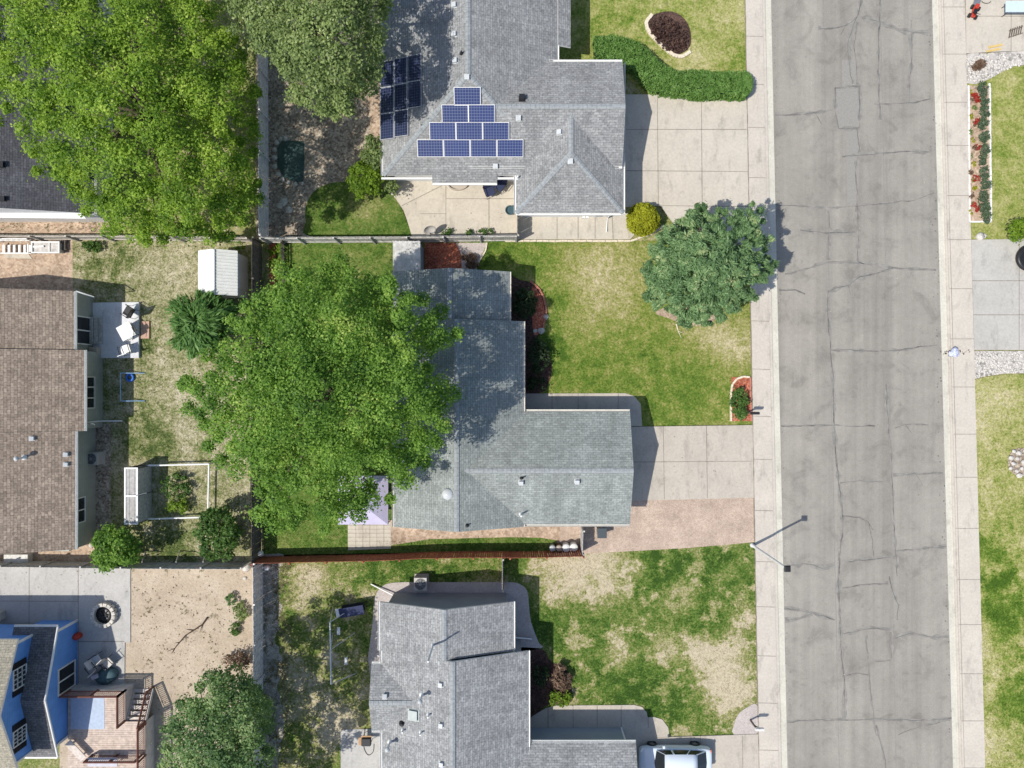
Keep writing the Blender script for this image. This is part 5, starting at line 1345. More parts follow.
# lavender canopy
def canopy():
    z = 2.1; a, c = G(338, 476, z), G(388, 524.5, z); b = Vector(((a.x + c.x) / 2, (a.y + c.y) / 2, 0)); ap = Vector((b.x, b.y, 3.05))
    t = thing('canopy_tent', 'lavender pop up canopy peeking out from under the ash tree', 'canopy', b)
    K = [Vector((a.x, a.y, z)), Vector((c.x, a.y, z)), Vector((c.x, c.y, z)), Vector((a.x, c.y, z))]
    mb = MB()
    for i in range(4):
        p, q = K[i], K[(i + 1) % 4]; m1, m2 = p.lerp(ap, .5) - Vector((0, 0, .05)), q.lerp(ap, .5) - Vector((0, 0, .05)); m3 = (p + q) / 2
        mb.add([p, m3 - Vector((0, 0, .04)), q, m2, ap, m1], [[0, 1, 5], [1, 2, 3], [1, 3, 5], [5, 3, 4]]); v = Vector((0, 0, -.22)); mb.add([p, q, q + v, p + v], [[0, 1, 2, 3]])
    M['lavender'] = plain('lavender canopy fabric', (.47, .435, .57), .8, .05, 2)
    o = part('fabric_top', mb, 'lavender', t); s = o.modifiers.new('t', 'SOLIDIFY'); s.thickness = .01
    for k in K:
        mb = MB(); q = k.lerp(ap, .03); mb.box((q.x, q.y, z / 2), (.05, .05, z)); part('leg', mb, 'grey_metal', t)
canopy()
def drum(name, label, cat, px, py, r, h, m, lidm, seed=0):
    b = G(px, py); t = thing(name, label, cat, b)
    mb = MB(); mb.lathe(b, [(r * .86, 0), (r, .05), (r * 1.02, h * .5), (r * .98, h)], 18); part('barrel', mb, m, t)
    mb = MB(); mb.lathe(b + Vector((0, 0, h)), [(r * 1.06, 0), (r * 1.06, .05), (r * .9, .09), (r * .3, .13), (.02, .14)], 18); part('lid', mb, lidm, t)
drum('lidded_bin', 'grey lidded round bin at the red fence, leftmost of four', 'bin', 552, 546, .2, .6, 'grey_metal', 'vent')
drum('lidded_bin', 'brown lidded round bin between grey and white bins at the red fence', 'bin', 558.5, 546, .2, .6, 'rail_red', 'siding_tan')
drum('lidded_bin', 'white lidded round bin next to the brown bin at the red fence', 'bin', 565.5, 545.5, .25, .65, 'siding_white', 'white')
drum('lidded_bin', 'white lidded round bin nearest the short grey gate', 'bin', 573, 545, .25, .65, 'siding_white', 'white')
def wheelie():
    b = G(600, 529.5); t = thing('wheelie_bin', 'dark grey wheelie bin against the south wall beside the pink gravel', 'bin', b)
    mb = MB(); mb.add([b + Vector((x * s, y * s, z)) for z, s in ((.08, .78), (1.0, 1)) for x, y in ((-.29, -.3), (.29, -.3), (.29, .3), (-.29, .3))], [[3, 2, 1, 0], [4, 5, 6, 7]] + [[i, (i + 1) % 4, (i + 1) % 4 + 4, i + 4] for i in range(4)]); part('bin_body', mb, 'dark', t, bevel=.02)
    mb = MB(); mb.box(b + Vector((0, -.02, 1.03)), (.62, .66, .06), 0, 0, 0, .05); mb.box(b + Vector((0, .33, 1.0)), (.5, .05, .05)); part('lid', mb, 'bin_lid', t, bevel=.02)
    for s in (-1, 1):
        mb = MB(); mb.tube([b + Vector((s * .24, .27, .1)), b + Vector((s * .30, .27, .1))], .1, 12); part('wheel', mb, 'black', t)
wheelie()
def ac(px, py, label, sz=.82, rz=0):
    b = G(px, py); t = thing('air_conditioner', label, 'air conditioner', b)
    mb = MB(); mb.box(b + Vector((0, 0, .06)), (sz * 1.15, sz * 1.15, .12), rz); part('base_pad', mb, 'walk', t)
    mb = MB(); mb.box(b + Vector((0, 0, .48)), (sz, sz, .72), rz)
    for k in range(9): mb.box(b + Vector((0, 0, .2 + k * .07)), (sz + .02, sz + .02, .02), rz)
    part('casing', mb, 'ac_grey', t)
    mb = MB(); mb.lathe(b + Vector((0, 0, .842)), [(sz * .43, 0), (sz * .43, .012)], 24); part('fan_opening', mb, 'fan_grey', t)
    mb = MB()
    for r in (.12, .2, .28, .36): 
        r *= sz / .82; n = 20; mb.tube([b + Vector((r * math.cos(2 * math.pi * i / n), r * math.sin(2 * math.pi * i / n), .875)) for i in range(n + 1)], .009, 5)
    for k in range(4): a = math.pi * k / 4; mb.box(b + Vector((0, 0, .872)), (sz * .86, .02, .012), a + rz)
    mb.lathe(b + Vector((0, 0, .86)), [(.09, 0), (.09, .03)], 12); part('fan_grille', mb, 'grey_metal', t)
ac(422, 580.5, 'beige air conditioner with round fan on the north gravel of the south house')
ac(99, 457.5, 'grey air conditioner in shade by the end wall of the brown house', .8)
# fire pit
def firepit():
    b = G(106.5, 613.5); t = thing('fire_pit', 'round stone fire pit with black ash on the grey patio', 'fire pit', b)
    mb = MB()
    for ring, z in ((0, .16), (1, .36)):
        for i in range(16):
            a = 2 * math.pi * (i + ring * .5) / 16; mb.box(b + Vector((.70 * math.cos(a), .70 * math.sin(a), z)), (.24, .25, .185), a)
    part('stone_ring', mb, 'stone', t, bevel=.02)
    mb = MB(); mb.lathe(b, [(.60, .09), (.60, .2), (.3, .24), (.02, .23)], 20); part('ash', mb, 'black', t)
    mb = MB()
    for i in range(7): a = i * 2.4; mb.tube([b + Vector((.3 * math.cos(a), .3 * math.sin(a), .25)), b + Vector((-.3 * math.cos(a + .6), -.3 * math.sin(a + .6), .3))], .03, 6)
    part('charred_log', mb, 'dark', t)
firepit()
def swing():
    hz = 2.15; A = G(330, 622, hz); B = G(331, 684, hz); b = Vector(((A.x + B.x) / 2, (A.y + B.y) / 2, 0))
    t = thing('swing_set', 'white metal swing set frame with swings in the patchy yard', 'swing set', b)
    mb = MB(); mb.tube([A, B], .045, 10); part('top_bar', mb, 'pole_white', t)
    for E, s in ((A, 1), (B, -1)):
        for sx in (-1, 1):
            mb = MB(); mb.tube([E, Vector((E.x + .35 + sx * .72, E.y + s * .25, 0))], .03, 8); part('leg', mb, 'pole_white', t)
    mb = MB(); m = (A + B) / 2; mb.tube([m + Vector((0, .2, 0)), m + Vector((1.05, .5, -2.1))], .025, 8); part('brace', mb, 'pole_white', t)
    mb = MB(); mb.tube([m + Vector((0, .2, 0)), m + Vector((-.4, .5, -2.1))], .025, 8); part('brace', mb, 'pole_white', t)
    for f, sw_ in ((.30, .1), (.8, .55)):
        c = A.lerp(B, f); mb = MB()
        for s in (-.22, .22): mb.tube([c + Vector((0, s, 0)), c + Vector((sw_, s, -1.65))], .012, 5)
        ch = part('swing_chain', mb, 'grey_metal', t); mb = MB(); mb.box(c + Vector((sw_, 0, -1.66)), (.2, .5, .03)); part('swing_seat', mb, 'white', ch)
    b2 = G(352, 611); t = thing('covered_bench', 'navy covered glider bench beside the swing set', 'bench', b2)
    mb = MB(); c = G(351.5, 611.5, .95); mb.box(c, (1.62, .66, .05), .17, 0, 0, .2); part('cover', mb, 'navy', t, bevel=.02)
    mb = MB(); mb.box(c + Vector((.0, .1, -.5)), (1.5, .5, .06), .17); part('seat', mb, 'dark', t)
    for sx in (-.7, .7):
        for sy in (-.25, .25):
            mb = MB(); q = c + Vector((sx, sy + sx * .17, 0)); mb.tube([Vector((q.x, q.y, 0)), q], .025, 6); part('leg', mb, 'black', t)
    mb = MB(); q = G(339, 612.5, .9); mb.box(q, (.42, .52, .05), .17); 
    for s in (-1, 1): mb.tube([q + Vector((s * .15, 0, 0)), Vector((q.x + s * .15, q.y, 0))], .02, 6)
    o = part('side_table', mb, 'pole_white', t)
swing()
# white framed garden bed and wire hutch
def garden():
    b = G(180, 492); t = thing('garden_pen', 'white pipe frame round a square vegetable patch behind the brown house', 'garden pen', b)
    K = [G(148, 465.5, .5), G(209, 464, .5), G(208, 517, .5), G(148, 519, .5)]
    for i in range(4):
        a, c = K[i], K[(i + 1) % 4]
        if i == 3: continue
        mb = MB(); mb.tube([a, c], .06, 8); part('top_rail', mb, 'white', t)
    for k in K:
        mb = MB(); mb.tube([Vector((k.x, k.y, 0)), k], .05, 8); part('post', mb, 'white', t)
    b = G(143, 494); t = thing('wire_hutch', 'tall white framed wire hutch with two panels, left of the garden patch', 'hutch', b)
    z = 1.75; x0, y0 = G(124.5, 467.5, z).x, G(124, 467.5, z).y; x1, y1 = G(138, 524.5, z).x, G(138, 524.5, z).y
    mb = MB(); w_ = .09; my = (y0 + y1) / 2
    for y in (y0 - w_ / 2, my, y1 + w_ / 2): mb.box(((x0 + x1) / 2, y, z), (x1 - x0 - 2 * w_ - .004, w_, .07))
    for x in (x0 + w_ / 2, x1 - w_ / 2): mb.box((x, my, z), (w_, y0 - y1, .07))
    fr = part('roof_frame', mb, 'white', t)
    mb = MB()
    mb.box(((x0 + x1) / 2, (y0 + my) / 2, z - .012), (x1 - x0 - .16, (y0 - my) - .1, .02)); mb.box(((x0 + x1) / 2, (y1 + my) / 2, z - .012), (x1 - x0 - .16, (my - y1) - .1, .02))
    for x in (x0 + .3, x0 + .62): mb.box((x, my, z + .004), (.03, y0 - y1 - .1, .012))
    part('screen_panel', mb, 'screen_grey', fr)
    mb = MB(); mb.box((x1 - .04, my, z * .5), (.03, y0 - y1 - .16, z - .12)); mb.box((x0 + .05, my, z * .5), (.03, y0 - y1 - .16, z - .12)); part('side_panel', mb, 'fence_grey', t)
    mb = MB(); mb.box(((x0 + x1) / 2, my, .4), (x1 - x0 - .25, y0 - y1 - .2, .05)); part('shelf', mb, 'fence_grey', t)
    for x in (x0 + .06, x1 - .06):
        for y in (y1 + .06, my, y0 - .06):
            mb = MB(); mb.box((x, y, z / 2 - .03), (.07, .07, z - .02)); part('post', mb, 'fence_dark', t)
    mb = MB(); mb.tube([(x1 - .02, my + .05, z + .08), (x1 + .25, my + .12, 1.35), (x1 + .3, my + .12, 1.3)], .03, 6); mb.box((x1 - .35, my + .02, z + .06), (.55, .08, .06)); part('latch', mb, 'white', t)
garden()
def goal():
    b = G(128, 386); t = thing('toy_goal', 'blue tube framed toy goal lying open beside the brown house', 'toy goal', b)
    h = .55; x0, y0, y1 = G(120.5, 373.5, h).x, G(120, 373, h).y, G(120, 401, h).y
    mb = MB(); mb.tube([(x0, y0, h), (x0, y1, h)], .035, 8); part('crossbar', mb, 'blue_tube', t)
    for y in (y0, y1):
        mb = MB(); mb.tube([(x0, y, h), (x0 + .45, y, h * .75), (x0 + 1.35, y, .08)], .03, 8); part('side_tube', mb, 'blue_tube', t)
        mb = MB(); mb.tube([(x0, y, 0), (x0, y, h)], .03, 8); part('leg', mb, 'blue_tube', t)
    c = G(131, 377.5); mb = MB(); n = 18
    mb.tube([c + Vector((.22 * math.cos(2 * math.pi * i / n), .22 * math.sin(2 * math.pi * i / n), .12)) for i in range(n + 1)], .085, 8)
    tag(mb.build('swim_ring', M['blue_ring'], None, c), 'blue inflatable swim ring lying inside the toy goal', 'swim ring')
goal()
def chair(label, px, py, z, ang, m, cat='chair', name='patio_chair', s=1.0):
    b = G(px, py, z); b.z = z; t = thing(name, label, cat, b)
    u = Vector((math.cos(ang), math.sin(ang), 0)); n = Vector((-u.y, u.x, 0))
    mb = MB(); mb.box(b + Vector((0, 0, .43 * s)), (.5 * s, .52 * s, .05), ang); part('seat', mb, m, t, bevel=.015)
    mb = MB(); mb.box(b - u * .27 * s + Vector((0, 0, .72 * s)), (.05, .52 * s, .55 * s), ang, 0, -.22); part('backrest', mb, m, t, bevel=.015)
    for i in (-1, 1):
        mb = MB(); mb.tube([b + n * i * .28 * s + u * .25 * s + Vector((0, 0, .62 * s)), b + n * i * .28 * s - u * .28 * s + Vector((0, 0, .66 * s))], .025, 6); part('armrest', mb, 'black', t)
        for k in (-1, 1):
            mb = MB(); mb.tube([b + n * i * .26 * s + u * k * .24 * s, b + n * i * .24 * s + u * k * .22 * s + Vector((0, 0, .62 * s if k > 0 else .45 * s))], .018, 6); part('leg', mb, 'black', t)
    return t
chair('dark blue patio chair nearest the house corner behind the solar panel house', 500, 188, .07, -2.2, 'navy', s=1.25)
chair('dark blue patio chair out on the sunny part of the solar house patio', 490, 193.5, .07, -1.2, 'navy', s=1.25)
chair('black mesh chair at the top corner of the brown house deck slab', 133.5, 312.5, .22, 2.6, 'black', s=1.25)
chair('white resin chair at the lower corner of the brown house deck slab', 130, 350, .22, 1.9, 'white', s=1.2)
chair('light grey folding chair by the fire pit patio edge', 101, 657, .08, .6, 'vent', s=1.1)
chair('dark grey folding chair left of the light grey one', 97, 664, .08, 2.3, 'ac_grey', s=1.1)
chair('grey brown folding chair nearest the dirt yard edge', 112, 660, .08, -.8, 'ac_grey', s=1.1)
def table(label, px, py, z, sx, sy, h, m, ang=0, rnd_=False, name='patio_table'):
    b = G(px, py, z); b.z = z; t = thing(name, label, 'table', b)
    mb = MB()
    if rnd_: mb.lathe(b, [(sx / 2, h - .04), (sx / 2, h)], 20)
    else: mb.box(b + Vector((0, 0, h - .02)), (sx, sy, .05), ang)
    part('tabletop', mb, m, t)
    for i in (-1, 1):
        for k in (-1, 1):
            v = Matrix.Rotation(ang, 3, 'Z') @ Vector((i * sx * .4 * (.8 if rnd_ else 1), k * (sx if rnd_ else sy) * .4 * (.8 if rnd_ else 1), 0)); mb = MB(); mb.tube([b + v, b + v + Vector((0, 0, h - .04))], .022, 6); part('leg', mb, 'black', t)
table('white square table in the sun on the brown house deck slab', 131, 332, .22, .95, 1.0, .6, 'white', .5)
table('pale blue folding table on the upper right driveway', 1016, 12.5, .1, 2.4, .72, .72, 'table_blue', 0)

# ---- deck of the blue house -----------------------------------------------------------
def deck():
    dz = 1.12; X0, X1, X2 = -28.87, -25.15, -23.85; Ya, Yb, Yc = -19.95, -22.0, -26.2
    b = Vector(((X0 + X2) / 2, (Ya + Yc) / 2, 0))
    t = thing('wooden_deck', 'raised wooden deck with red brown railings and stairs behind the blue house', 'deck', b)
    mb = MB(); n = 44
    for i in range(n):
        y = Ya + (Yc - Ya) * (i + .5) / n; xe = X1 if y > Yb else X2
        mb.box(((X0 + xe) / 2, y, dz - .02), (xe - X0, (Ya - Yc) / n - .012, .04))
    part('deck_boards', mb, 'deck_wood', t)
    for (a, c) in (((X0, Ya), (X1, Ya)), ((X1, Ya), (X1, Yb)), ((X2, Yb - .0), (X2, Yc))):
        mb = MB(); A, C = Vector((*a, 0)), Vector((*c, 0)); d = C - A; mb.box((A + C) / 2 + Vector((0, 0, (dz - .06) / 2)), (d.length, .05, dz - .06), math.atan2(d.y, d.x)); part('skirt', mb, 'skirt', t)
    def rail(A, C, zt=.92, every=.13, zA=dz, zC=dz):
        A = Vector((*A, zA)); C = Vector((*C, zC)); d = C - A; L = d.length; u = Vector((0, 0, 1)); mb = MB()
        mb.tube([A + u * zt, C + u * zt], .055, 4, smooth=False); mb.tube([A + u * (zt - .12), C + u * (zt - .12)], .03, 4, smooth=False); mb.tube([A + u * .12, C + u * .12], .03, 4, smooth=False)
        k = max(2, int(L / every))
        for i in range(1, k):
            p = A.lerp(C, i / k); mb.tube([p + u * .12, p + u * (zt - .1)], .028, 4, smooth=False)
        r = part('railing', mb, 'rail_red', t)
        for i in range(max(2, int(L / 1.6) + 1)):
            p = A.lerp(C, i / max(1, int(L / 1.6))); m = MB(); m.box(p + u * (zt / 2 - .05), (.1, .1, zt + .12)); part('post', m, 'rail_red', r)
    rail((X0 + .1, Ya + .02), (X1, Ya + .02)); rail((X1, Ya + .02), (X1, Yb + .1)); rail((X2, Yb - .1), (X2, Yc))
    rail((X0 + 1.6, -24.1), (X2 - .2, -24.1))
    ns = 6
    for i in range(ns):                             # treads go down to the north
        z = dz - (i + 1) * dz / (ns + .6); y = Yb + .14 + i * .29
        m = MB(); m.box(((X1 + X2) / 2, y, z - .02), (X2 - X1 - .12, .25, .045)); part('stair_tread', m, 'deck_pale', t)
    for x in (X1 + .06, X2 - .03):
        m = MB(); L = ns * .29; ang = math.atan2(dz, L + .25)
        m.box((x, Yb + L / 2 + .03, dz / 2 - .08), (.05, math.hypot(L, dz) * .97, .24), 0, 0, 0, -ang); part('stringer', m, 'skirt', t)
    rail((X2 - .02, Yb + .05), (X2 - .02, Yb + .05 + ns * .3), .92, .15, dz, .12)
    m = MB(); a, c = G(71, 697, dz), G(104.5, 729, dz); m.box(((a.x + c.x) / 2, (a.y + c.y) / 2, dz + .008), (c.x - a.x, a.y - c.y, .014))
    tag(m.build('outdoor_rug', M['rug'], None, ((a.x + c.x) / 2, (a.y + c.y) / 2, dz)), 'pale blue outdoor rug half in the house shade on the wooden deck', 'rug')
    table('lavender grey table at the south edge of the wooden deck', 108, 757, dz, 1.9, .55, .6, 'table_lav')
    m = MB(); c = Vector((-28.1, -23.6, dz + .42)); m.box(c, (.45, 1.5, .05), .75)
    for k in (-.55, .55): m.box(c + Vector((-.75 * k * .9, .7 * k * .9, -.21)), (.4, .06, .42), .75)
    t2 = tag(m.build('deck_bench', M['deck_pale'], None, c - Vector((0, 0, .42))), 'pale diagonal bench on the deck against the blue wall', 'bench')
deck()
# ---- loose yard things ----------------------------------------------------------------
def single(name, label, cat, mb, m, org, **k): return tag(mb.build(name, M[m], None, org, **k), label, cat)
b = G(80, 634.5, 0); mb = MB(); mb.lathe(b + Vector((0, 0, .08)), [(.22, 0), (.24, .06), (.23, .42), (.14, .5), (.06, .52), (.06, .6)], 14, sx=1.1, sy=.9); single('gas_can', 'red canister at the corner of the blue house', 'canister', mb, 'red_plastic', b)
b = G(109, 674); mb = MB()
mb.lathe(b + Vector((0, 0, .08)), [(.62, 0), (.66, .12), (.64, .3), (.35, .42), (.05, .46)], 18, sx=1.15, sy=.8, rz=.3); single('covered_grill', 'teal tarp covered heap beside the patio edge', 'tarp', mb, 'teal', b)
b = G(99, 674); mb = MB(); mb.box(b + Vector((0, 0, .3)), (.55, .3, .4), .4); single('storage_tub', 'small pale plastic tub leaning on the teal tarp', 'tub', mb, 'table_lav', b, bevel=.06)
# tarp pond with stones
pp = [(278, 148), (282, 141.5), (292, 141), (304, 141.5), (304.5, 160), (303.5, 182), (295, 182.5), (284, 177), (277.5, 166)]
sheet('pond_water', pp, M['pond'], z=.06)
for i, (x, y) in enumerate([(277, 143), (281, 139.5), (286, 139), (275, 150), (275, 158), (275.5, 167), (279, 175), (283, 180), (289, 183), (296, 184.5), (303, 184)]):
    b = G(x, y); mb = MB(); mb.rock(b + Vector((0, 0, .1)), rnd.uniform(.1, .2), i); o = single('pond_stone', 'pale stone on the rim of the dark teal pond', 'stone', mb, 'stone', b); o['group'] = 'stones round the pond'
for i, (x, y, l) in enumerate([(284, 202, 'flat pale stepping stone nearest the pond'), (289, 210, 'flat pale stepping stone farthest from the pond'), (280, 206, 'small stepping stone beside the grey fence')]):
    b = G(x, y); mb = MB(); mb.rock(b + Vector((0, 0, .03)), .3 - i * .04, 40 + i, flat=.2); single('stepping_stone', l, 'stone', mb, 'stone', b)
for i, (x, y, r, m, l) in enumerate([(247, 567, .3, 'stone_white', 'white block at the corner of the grey fence'), (245.5, 578, .15, 'stone_white', 'small white rock below the white block'), (979, 237, .3, 'stone_white', 'white rock on the lawn strip by the flower bed'),
    (984, 236, .16, 'stone', 'grey stone next to the white rock'), (87, 541, .3, 'brick_tan', 'reddish rock nearest the brown house corner'), (95, 538, .34, 'brick_tan', 'largest reddish rock at the brown house corner'), (101, 535.5, .26, 'dark', 'dark rock at the end of the reddish rocks'), (92, 545, .2, 'stone', 'pale rock below the reddish rocks'),
    (560, 668, .2, 'stone', 'pale rock in the front bed of the south house'), (546, 317, .2, 'stone', 'pale rock at the brick edging of the middle house'), (541, 331, .24, 'stone_white', 'white rock between the two shaded shrubs'), (535, 331, .16, 'stone_white', 'smaller white rock between the two shaded shrubs')]):
    b = G(x, y); mb = MB(); mb.rock(b + Vector((0, 0, r * .3)), r, 70 + i); single('garden_rock', l, 'rock', mb, m, b)
def stake(px, py, label):
    b = G(px, py); t = thing('garden_light', label, 'garden light', b); mb = MB(); mb.tube([b, b + Vector((0, 0, .5))], .03, 8); part('stake', mb, 'grey_metal', t)
    mb = MB(); mb.lathe(b + Vector((0, 0, .5)), [(.06, 0), (.17, .08), (.2, .2), (.14, .32), (.03, .37)], 14); part('globe', mb, 'white', t)
stake(264.5, 551, 'white globe garden light north of the red fence corner'); stake(270.5, 565, 'white globe garden light south of the red fence corner')
# fallen branch and stick
def branch(name, label, pts, r, m, z=.05):
    P = [G(*p) + Vector((0, 0, z + rnd.uniform(0, .06))) for p in pts]; mb = MB(); mb.tube(P, [r * (1 - .75 * i / (len(P) - 1)) for i in range(len(P))], 6)
    for i in range(1, len(P) - 1):
        d = (P[i + 1] - P[i]); s = rnd.choice((-1, 1)); mb.tube([P[i], P[i] + d * .6 + Vector((-d.y, d.x, .1)) * .5 * s], [r * .5, r * .15], 5)
    single(name, label, 'branch', mb, m, P[0])
branch('fallen_branch', 'dark fallen branch lying across the bare dirt yard', [(208, 617), (203, 624), (194, 630), (186, 635), (180, 642), (175, 648), (168, 651)], .06, 'bark_dark')
branch('fallen_branch', 'pale stick on the front lawn below the pine', [(676, 324), (678, 331), (681, 338)], .045, 'edging')
# slabs, boxes, bench
def bench():
    z = .85; a, c = G(0, 239, z), G(27, 252, z); b = Vector(((a.x + c.x) / 2, (a.y + c.y) / 2, 0)); t = thing('garden_bench', 'white slatted garden bench against the bleached fence', 'bench', b)
    W_ = c.x - a.x + .5; x0 = c.x - W_
    mb = MB()
    for k in range(7): mb.box((x0 + .1 + k * (W_ - .2) / 6, c.y + .26, .45), (.15, .56, .03))
    mb.box(((x0 + c.x) / 2, c.y, .45), (W_, .08, .05))
    part('seat', mb, 'white', t)
    mb = MB(); mb.box(((x0 + c.x) / 2, a.y, z), (W_, .08, .09)); mb.box(((x0 + c.x) / 2, a.y - .03, .5), (W_, .06, .08))
    for k in range(7): mb.box((x0 + .1 + k * (W_ - .2) / 6, a.y - .01, .68), (.13, .04, .34))
    part('backrest', mb, 'white', t)
    for x in (x0 + .06, c.x - .06):
        mb = MB(); mb.box((x, c.y + .25, .68), (.09, .62, .05)); part('armrest', mb, 'white', t)
        for y in (c.y + .05, a.y): mb = MB(); mb.box((x, y - .02, .3 if y == a.y else .33), (.07, .07, .6 if y == a.y else .66)); part('leg', mb, 'white', t)
bench()
sheet('paving_slab', [(3, 252.5), (28, 252.5), (33, 259), (6, 258)], M['patio'], .07, thick=.07)
def planter():
    z = .55; a, c = G(31, 242, z), G(59.5, 252.5, z); b = Vector(((a.x + c.x) / 2, (a.y + c.y) / 2, 0)); t = thing('planter_box', 'grey wooden planter box with white rim beside the white bench', 'planter', b)
    mb = MB(); mb.box((b.x, b.y, .24), (c.x - a.x - .06, a.y - c.y - .06, .48)); part('box', mb, 'fence_grey', t)
    mb = MB()
    for y in (a.y, c.y): mb.box((b.x, y, z - .02), (c.x - a.x, .09, .08))
    for x in (a.x + .045, c.x - .045): mb.box((x, b.y, z - .02), (.09, a.y - c.y - .092, .08))
    part('rim', mb, 'white', t)
    mb = MB(); mb.box((b.x - .45, b.y + .05, z), (.7, .12, .04), .05); mb.box((b.x + .25, b.y, z - .04), (.05, a.y - c.y - .1, .05)); part('slat', mb, 'white', t)
    b = G(64, 246); mb = MB()
    for k in range(5): mb.box(b + Vector((-.28 + k * .13, 0, .3)), (.09, .65, .02), 0)
    mb.box(b + Vector((0, .28, .15)), (.66, .06, .28)); mb.box(b + Vector((0, -.28, .15)), (.66, .06, .28)); single('wood_crate', 'weathered slatted crate right of the planter box', 'crate', mb, 'fence_dark', b)
planter()
b = G(22, 556); mb = MB(); mb.box(b + Vector((0, -.05, .28)), (1.5, .5, .5)); mb.box(b + Vector((0, -.05, .55)), (1.58, .58, .05)); single('storage_box', 'pale storage box against the fence at the brown house', 'box', mb, 'fence_pale', b, bevel=.015)
b = G(2, 614); mb = MB(); mb.box(b + Vector((0, 0, .3)), (.6, .55, .44)); mb.box(b + Vector((0, 0, .54)), (.66, .6, .05)); single('grey_cooler', 'grey box at the left edge of the blue house patio', 'box', mb, 'ac_grey', b, bevel=.02)
b = G(98.5, 331); mb = MB()
for k in range(3): mb.box(b + Vector((-.2 + k * .26, 0, .48 - k * .11)), (.26, 1.75, .06)); mb.box(b + Vector((-.2 + k * .26, 0, .3 - k * .08)), (.05, 1.7, .34 - k * .12))
single('entry_steps', 'grey wooden entry steps below the brown house window', 'steps', mb, 'fence_grey', b)
b = G(99.5, 351); mb = MB(); mb.box(b + Vector((0, 0, .45)), (.5, .42, .46)); mb.box(b + Vector((0, 0, .7)), (.55, .47, .05)); single('deck_box', 'small beige box at the foot of the brown house steps', 'box', mb, 'siding_tan', b, bevel=.01)
b = G(146, 330); mb = MB(); mb.box(b + Vector((0, 0, .07)), (.56, 1.15, .13)); single('slab_step', 'orange pink step at the edge of the brown house deck slab', 'step', mb, 'step_pink', b, bevel=.01)
b = G(134, 329, .22); mb = MB(); mb.tube([G(131, 322, .9), G(134, 331, .9), G(132.5, 340, .9)], .02, 6); mb.box(G(134, 329, .86), (.2, .35, .05), .5); single('garden_shears', 'dark garden tool lying on the white square table', 'tool', mb, 'black', G(134, 329, .82))
# satellite dish on a stand
def dish():
    b = G(431, 232); t = thing('satellite_dish', 'small satellite dish on a stand by the fence of the solar house patio', 'satellite dish', b)
    mb = MB(); mb.tube([b, b + Vector((0, 0, .95))], .03, 8)
    for k in range(3): a = k * 2.1 + .4; mb.tube([b + Vector((.4 * math.cos(a), .4 * math.sin(a), .02)), b + Vector((0, 0, .5))], .018, 6)
    part('stand', mb, 'black', t)
    mb = MB(); mb.lathe((0, 0, 0), [(.04, 0), (.2, .03), (.34, .09), (.42, .15), (.41, .16), (.33, .105), (.2, .045), (.03, .015)], 24)
    R_ = Matrix.Rotation(math.radians(62), 3, Vector((1, .35, 0)).normalized()); mb.v = [b + Vector((0, 0, 1.0)) + R_ @ v for v in mb.v]; part('reflector', mb, 'ac_grey', t)
    mb = MB(); c = b + Vector((0, 0, 1.0)); mb.tube([c + R_ @ Vector((0, -.3, .1)), c + R_ @ Vector((0, 0, .45))], .014, 6); mb.box(c + R_ @ Vector((0, 0, .46)), (.07, .07, .1)); part('feed_arm', mb, 'black', t)
dish()
b = G(510, 212); mb = MB(); mb.lathe(b + Vector((0, 0, .07)), [(.2, 0), (.3, .3), (.32, .45), (.27, .45), (.25, .3)], 16); single('blue_pot', 'blue grey pot against the west wall of the solar house garage', 'pot', mb, 'teal', b)
b = G(458, 186); mb = MB(); n = 14
pts = [b + Vector((.66 * math.cos(math.pi + math.pi * i / n), .1 + .42 * math.sin(math.pi + math.pi * i / n), 0)) for i in range(n + 1)]
for p, q in zip(pts[:-1], pts[1:]):
    d = q - p; mb.box((p + q) / 2 + Vector((0, 0, .15)), (d.length * 1.05, .05, .22), math.atan2(d.y, d.x))
mb.prism([(p.x, p.y) for p in pts], .075, .09); single('window_well', 'half round beige window well under the eave of the solar house', 'window well', mb, 'siding_tan', b)
# patio box and hose by the south house
def heater():
    b = G(369, 735); t = thing('barbecue_grill', 'black barbecue grill with wooden side shelf on the south house patio', 'grill', b)
    mb = MB(); mb.box(b + Vector((0, 0, .82)), (.62, .5, .3)); part('firebox', mb, 'dark', t, bevel=.04)
    mb = MB(); mb.box(b + Vector((-.42, 0, .8)), (.2, .5, .03)); mb.box(b + Vector((0, .32, .8)), (.7, .1, .03)); part('shelf', mb, 'wood_tan', t)
    for x in (-.26, .26):
        for y in (-.2, .2): mb = MB(); mb.tube([b + Vector((x, y, .08)), b + Vector((x, y, .7))], .02, 6); part('leg', mb, 'black', t)
    mb = MB(); mb.tube([b + Vector((-.25, -.28, .86)), b + Vector((.25, -.28, .86))], .018, 6); part('handle', mb, 'grey_metal', t)
    P = [G(x, y, .1) for x, y in smooth([(365, 728), (364, 738), (364, 748), (368, 755), (373, 752), (374, 744)], 4, False)]; mb = MB(); mb.tube(P, .02, 6); single('garden_hose', 'black hose looping on the south house patio', 'hose', mb, 'dark', P[0])
heater()
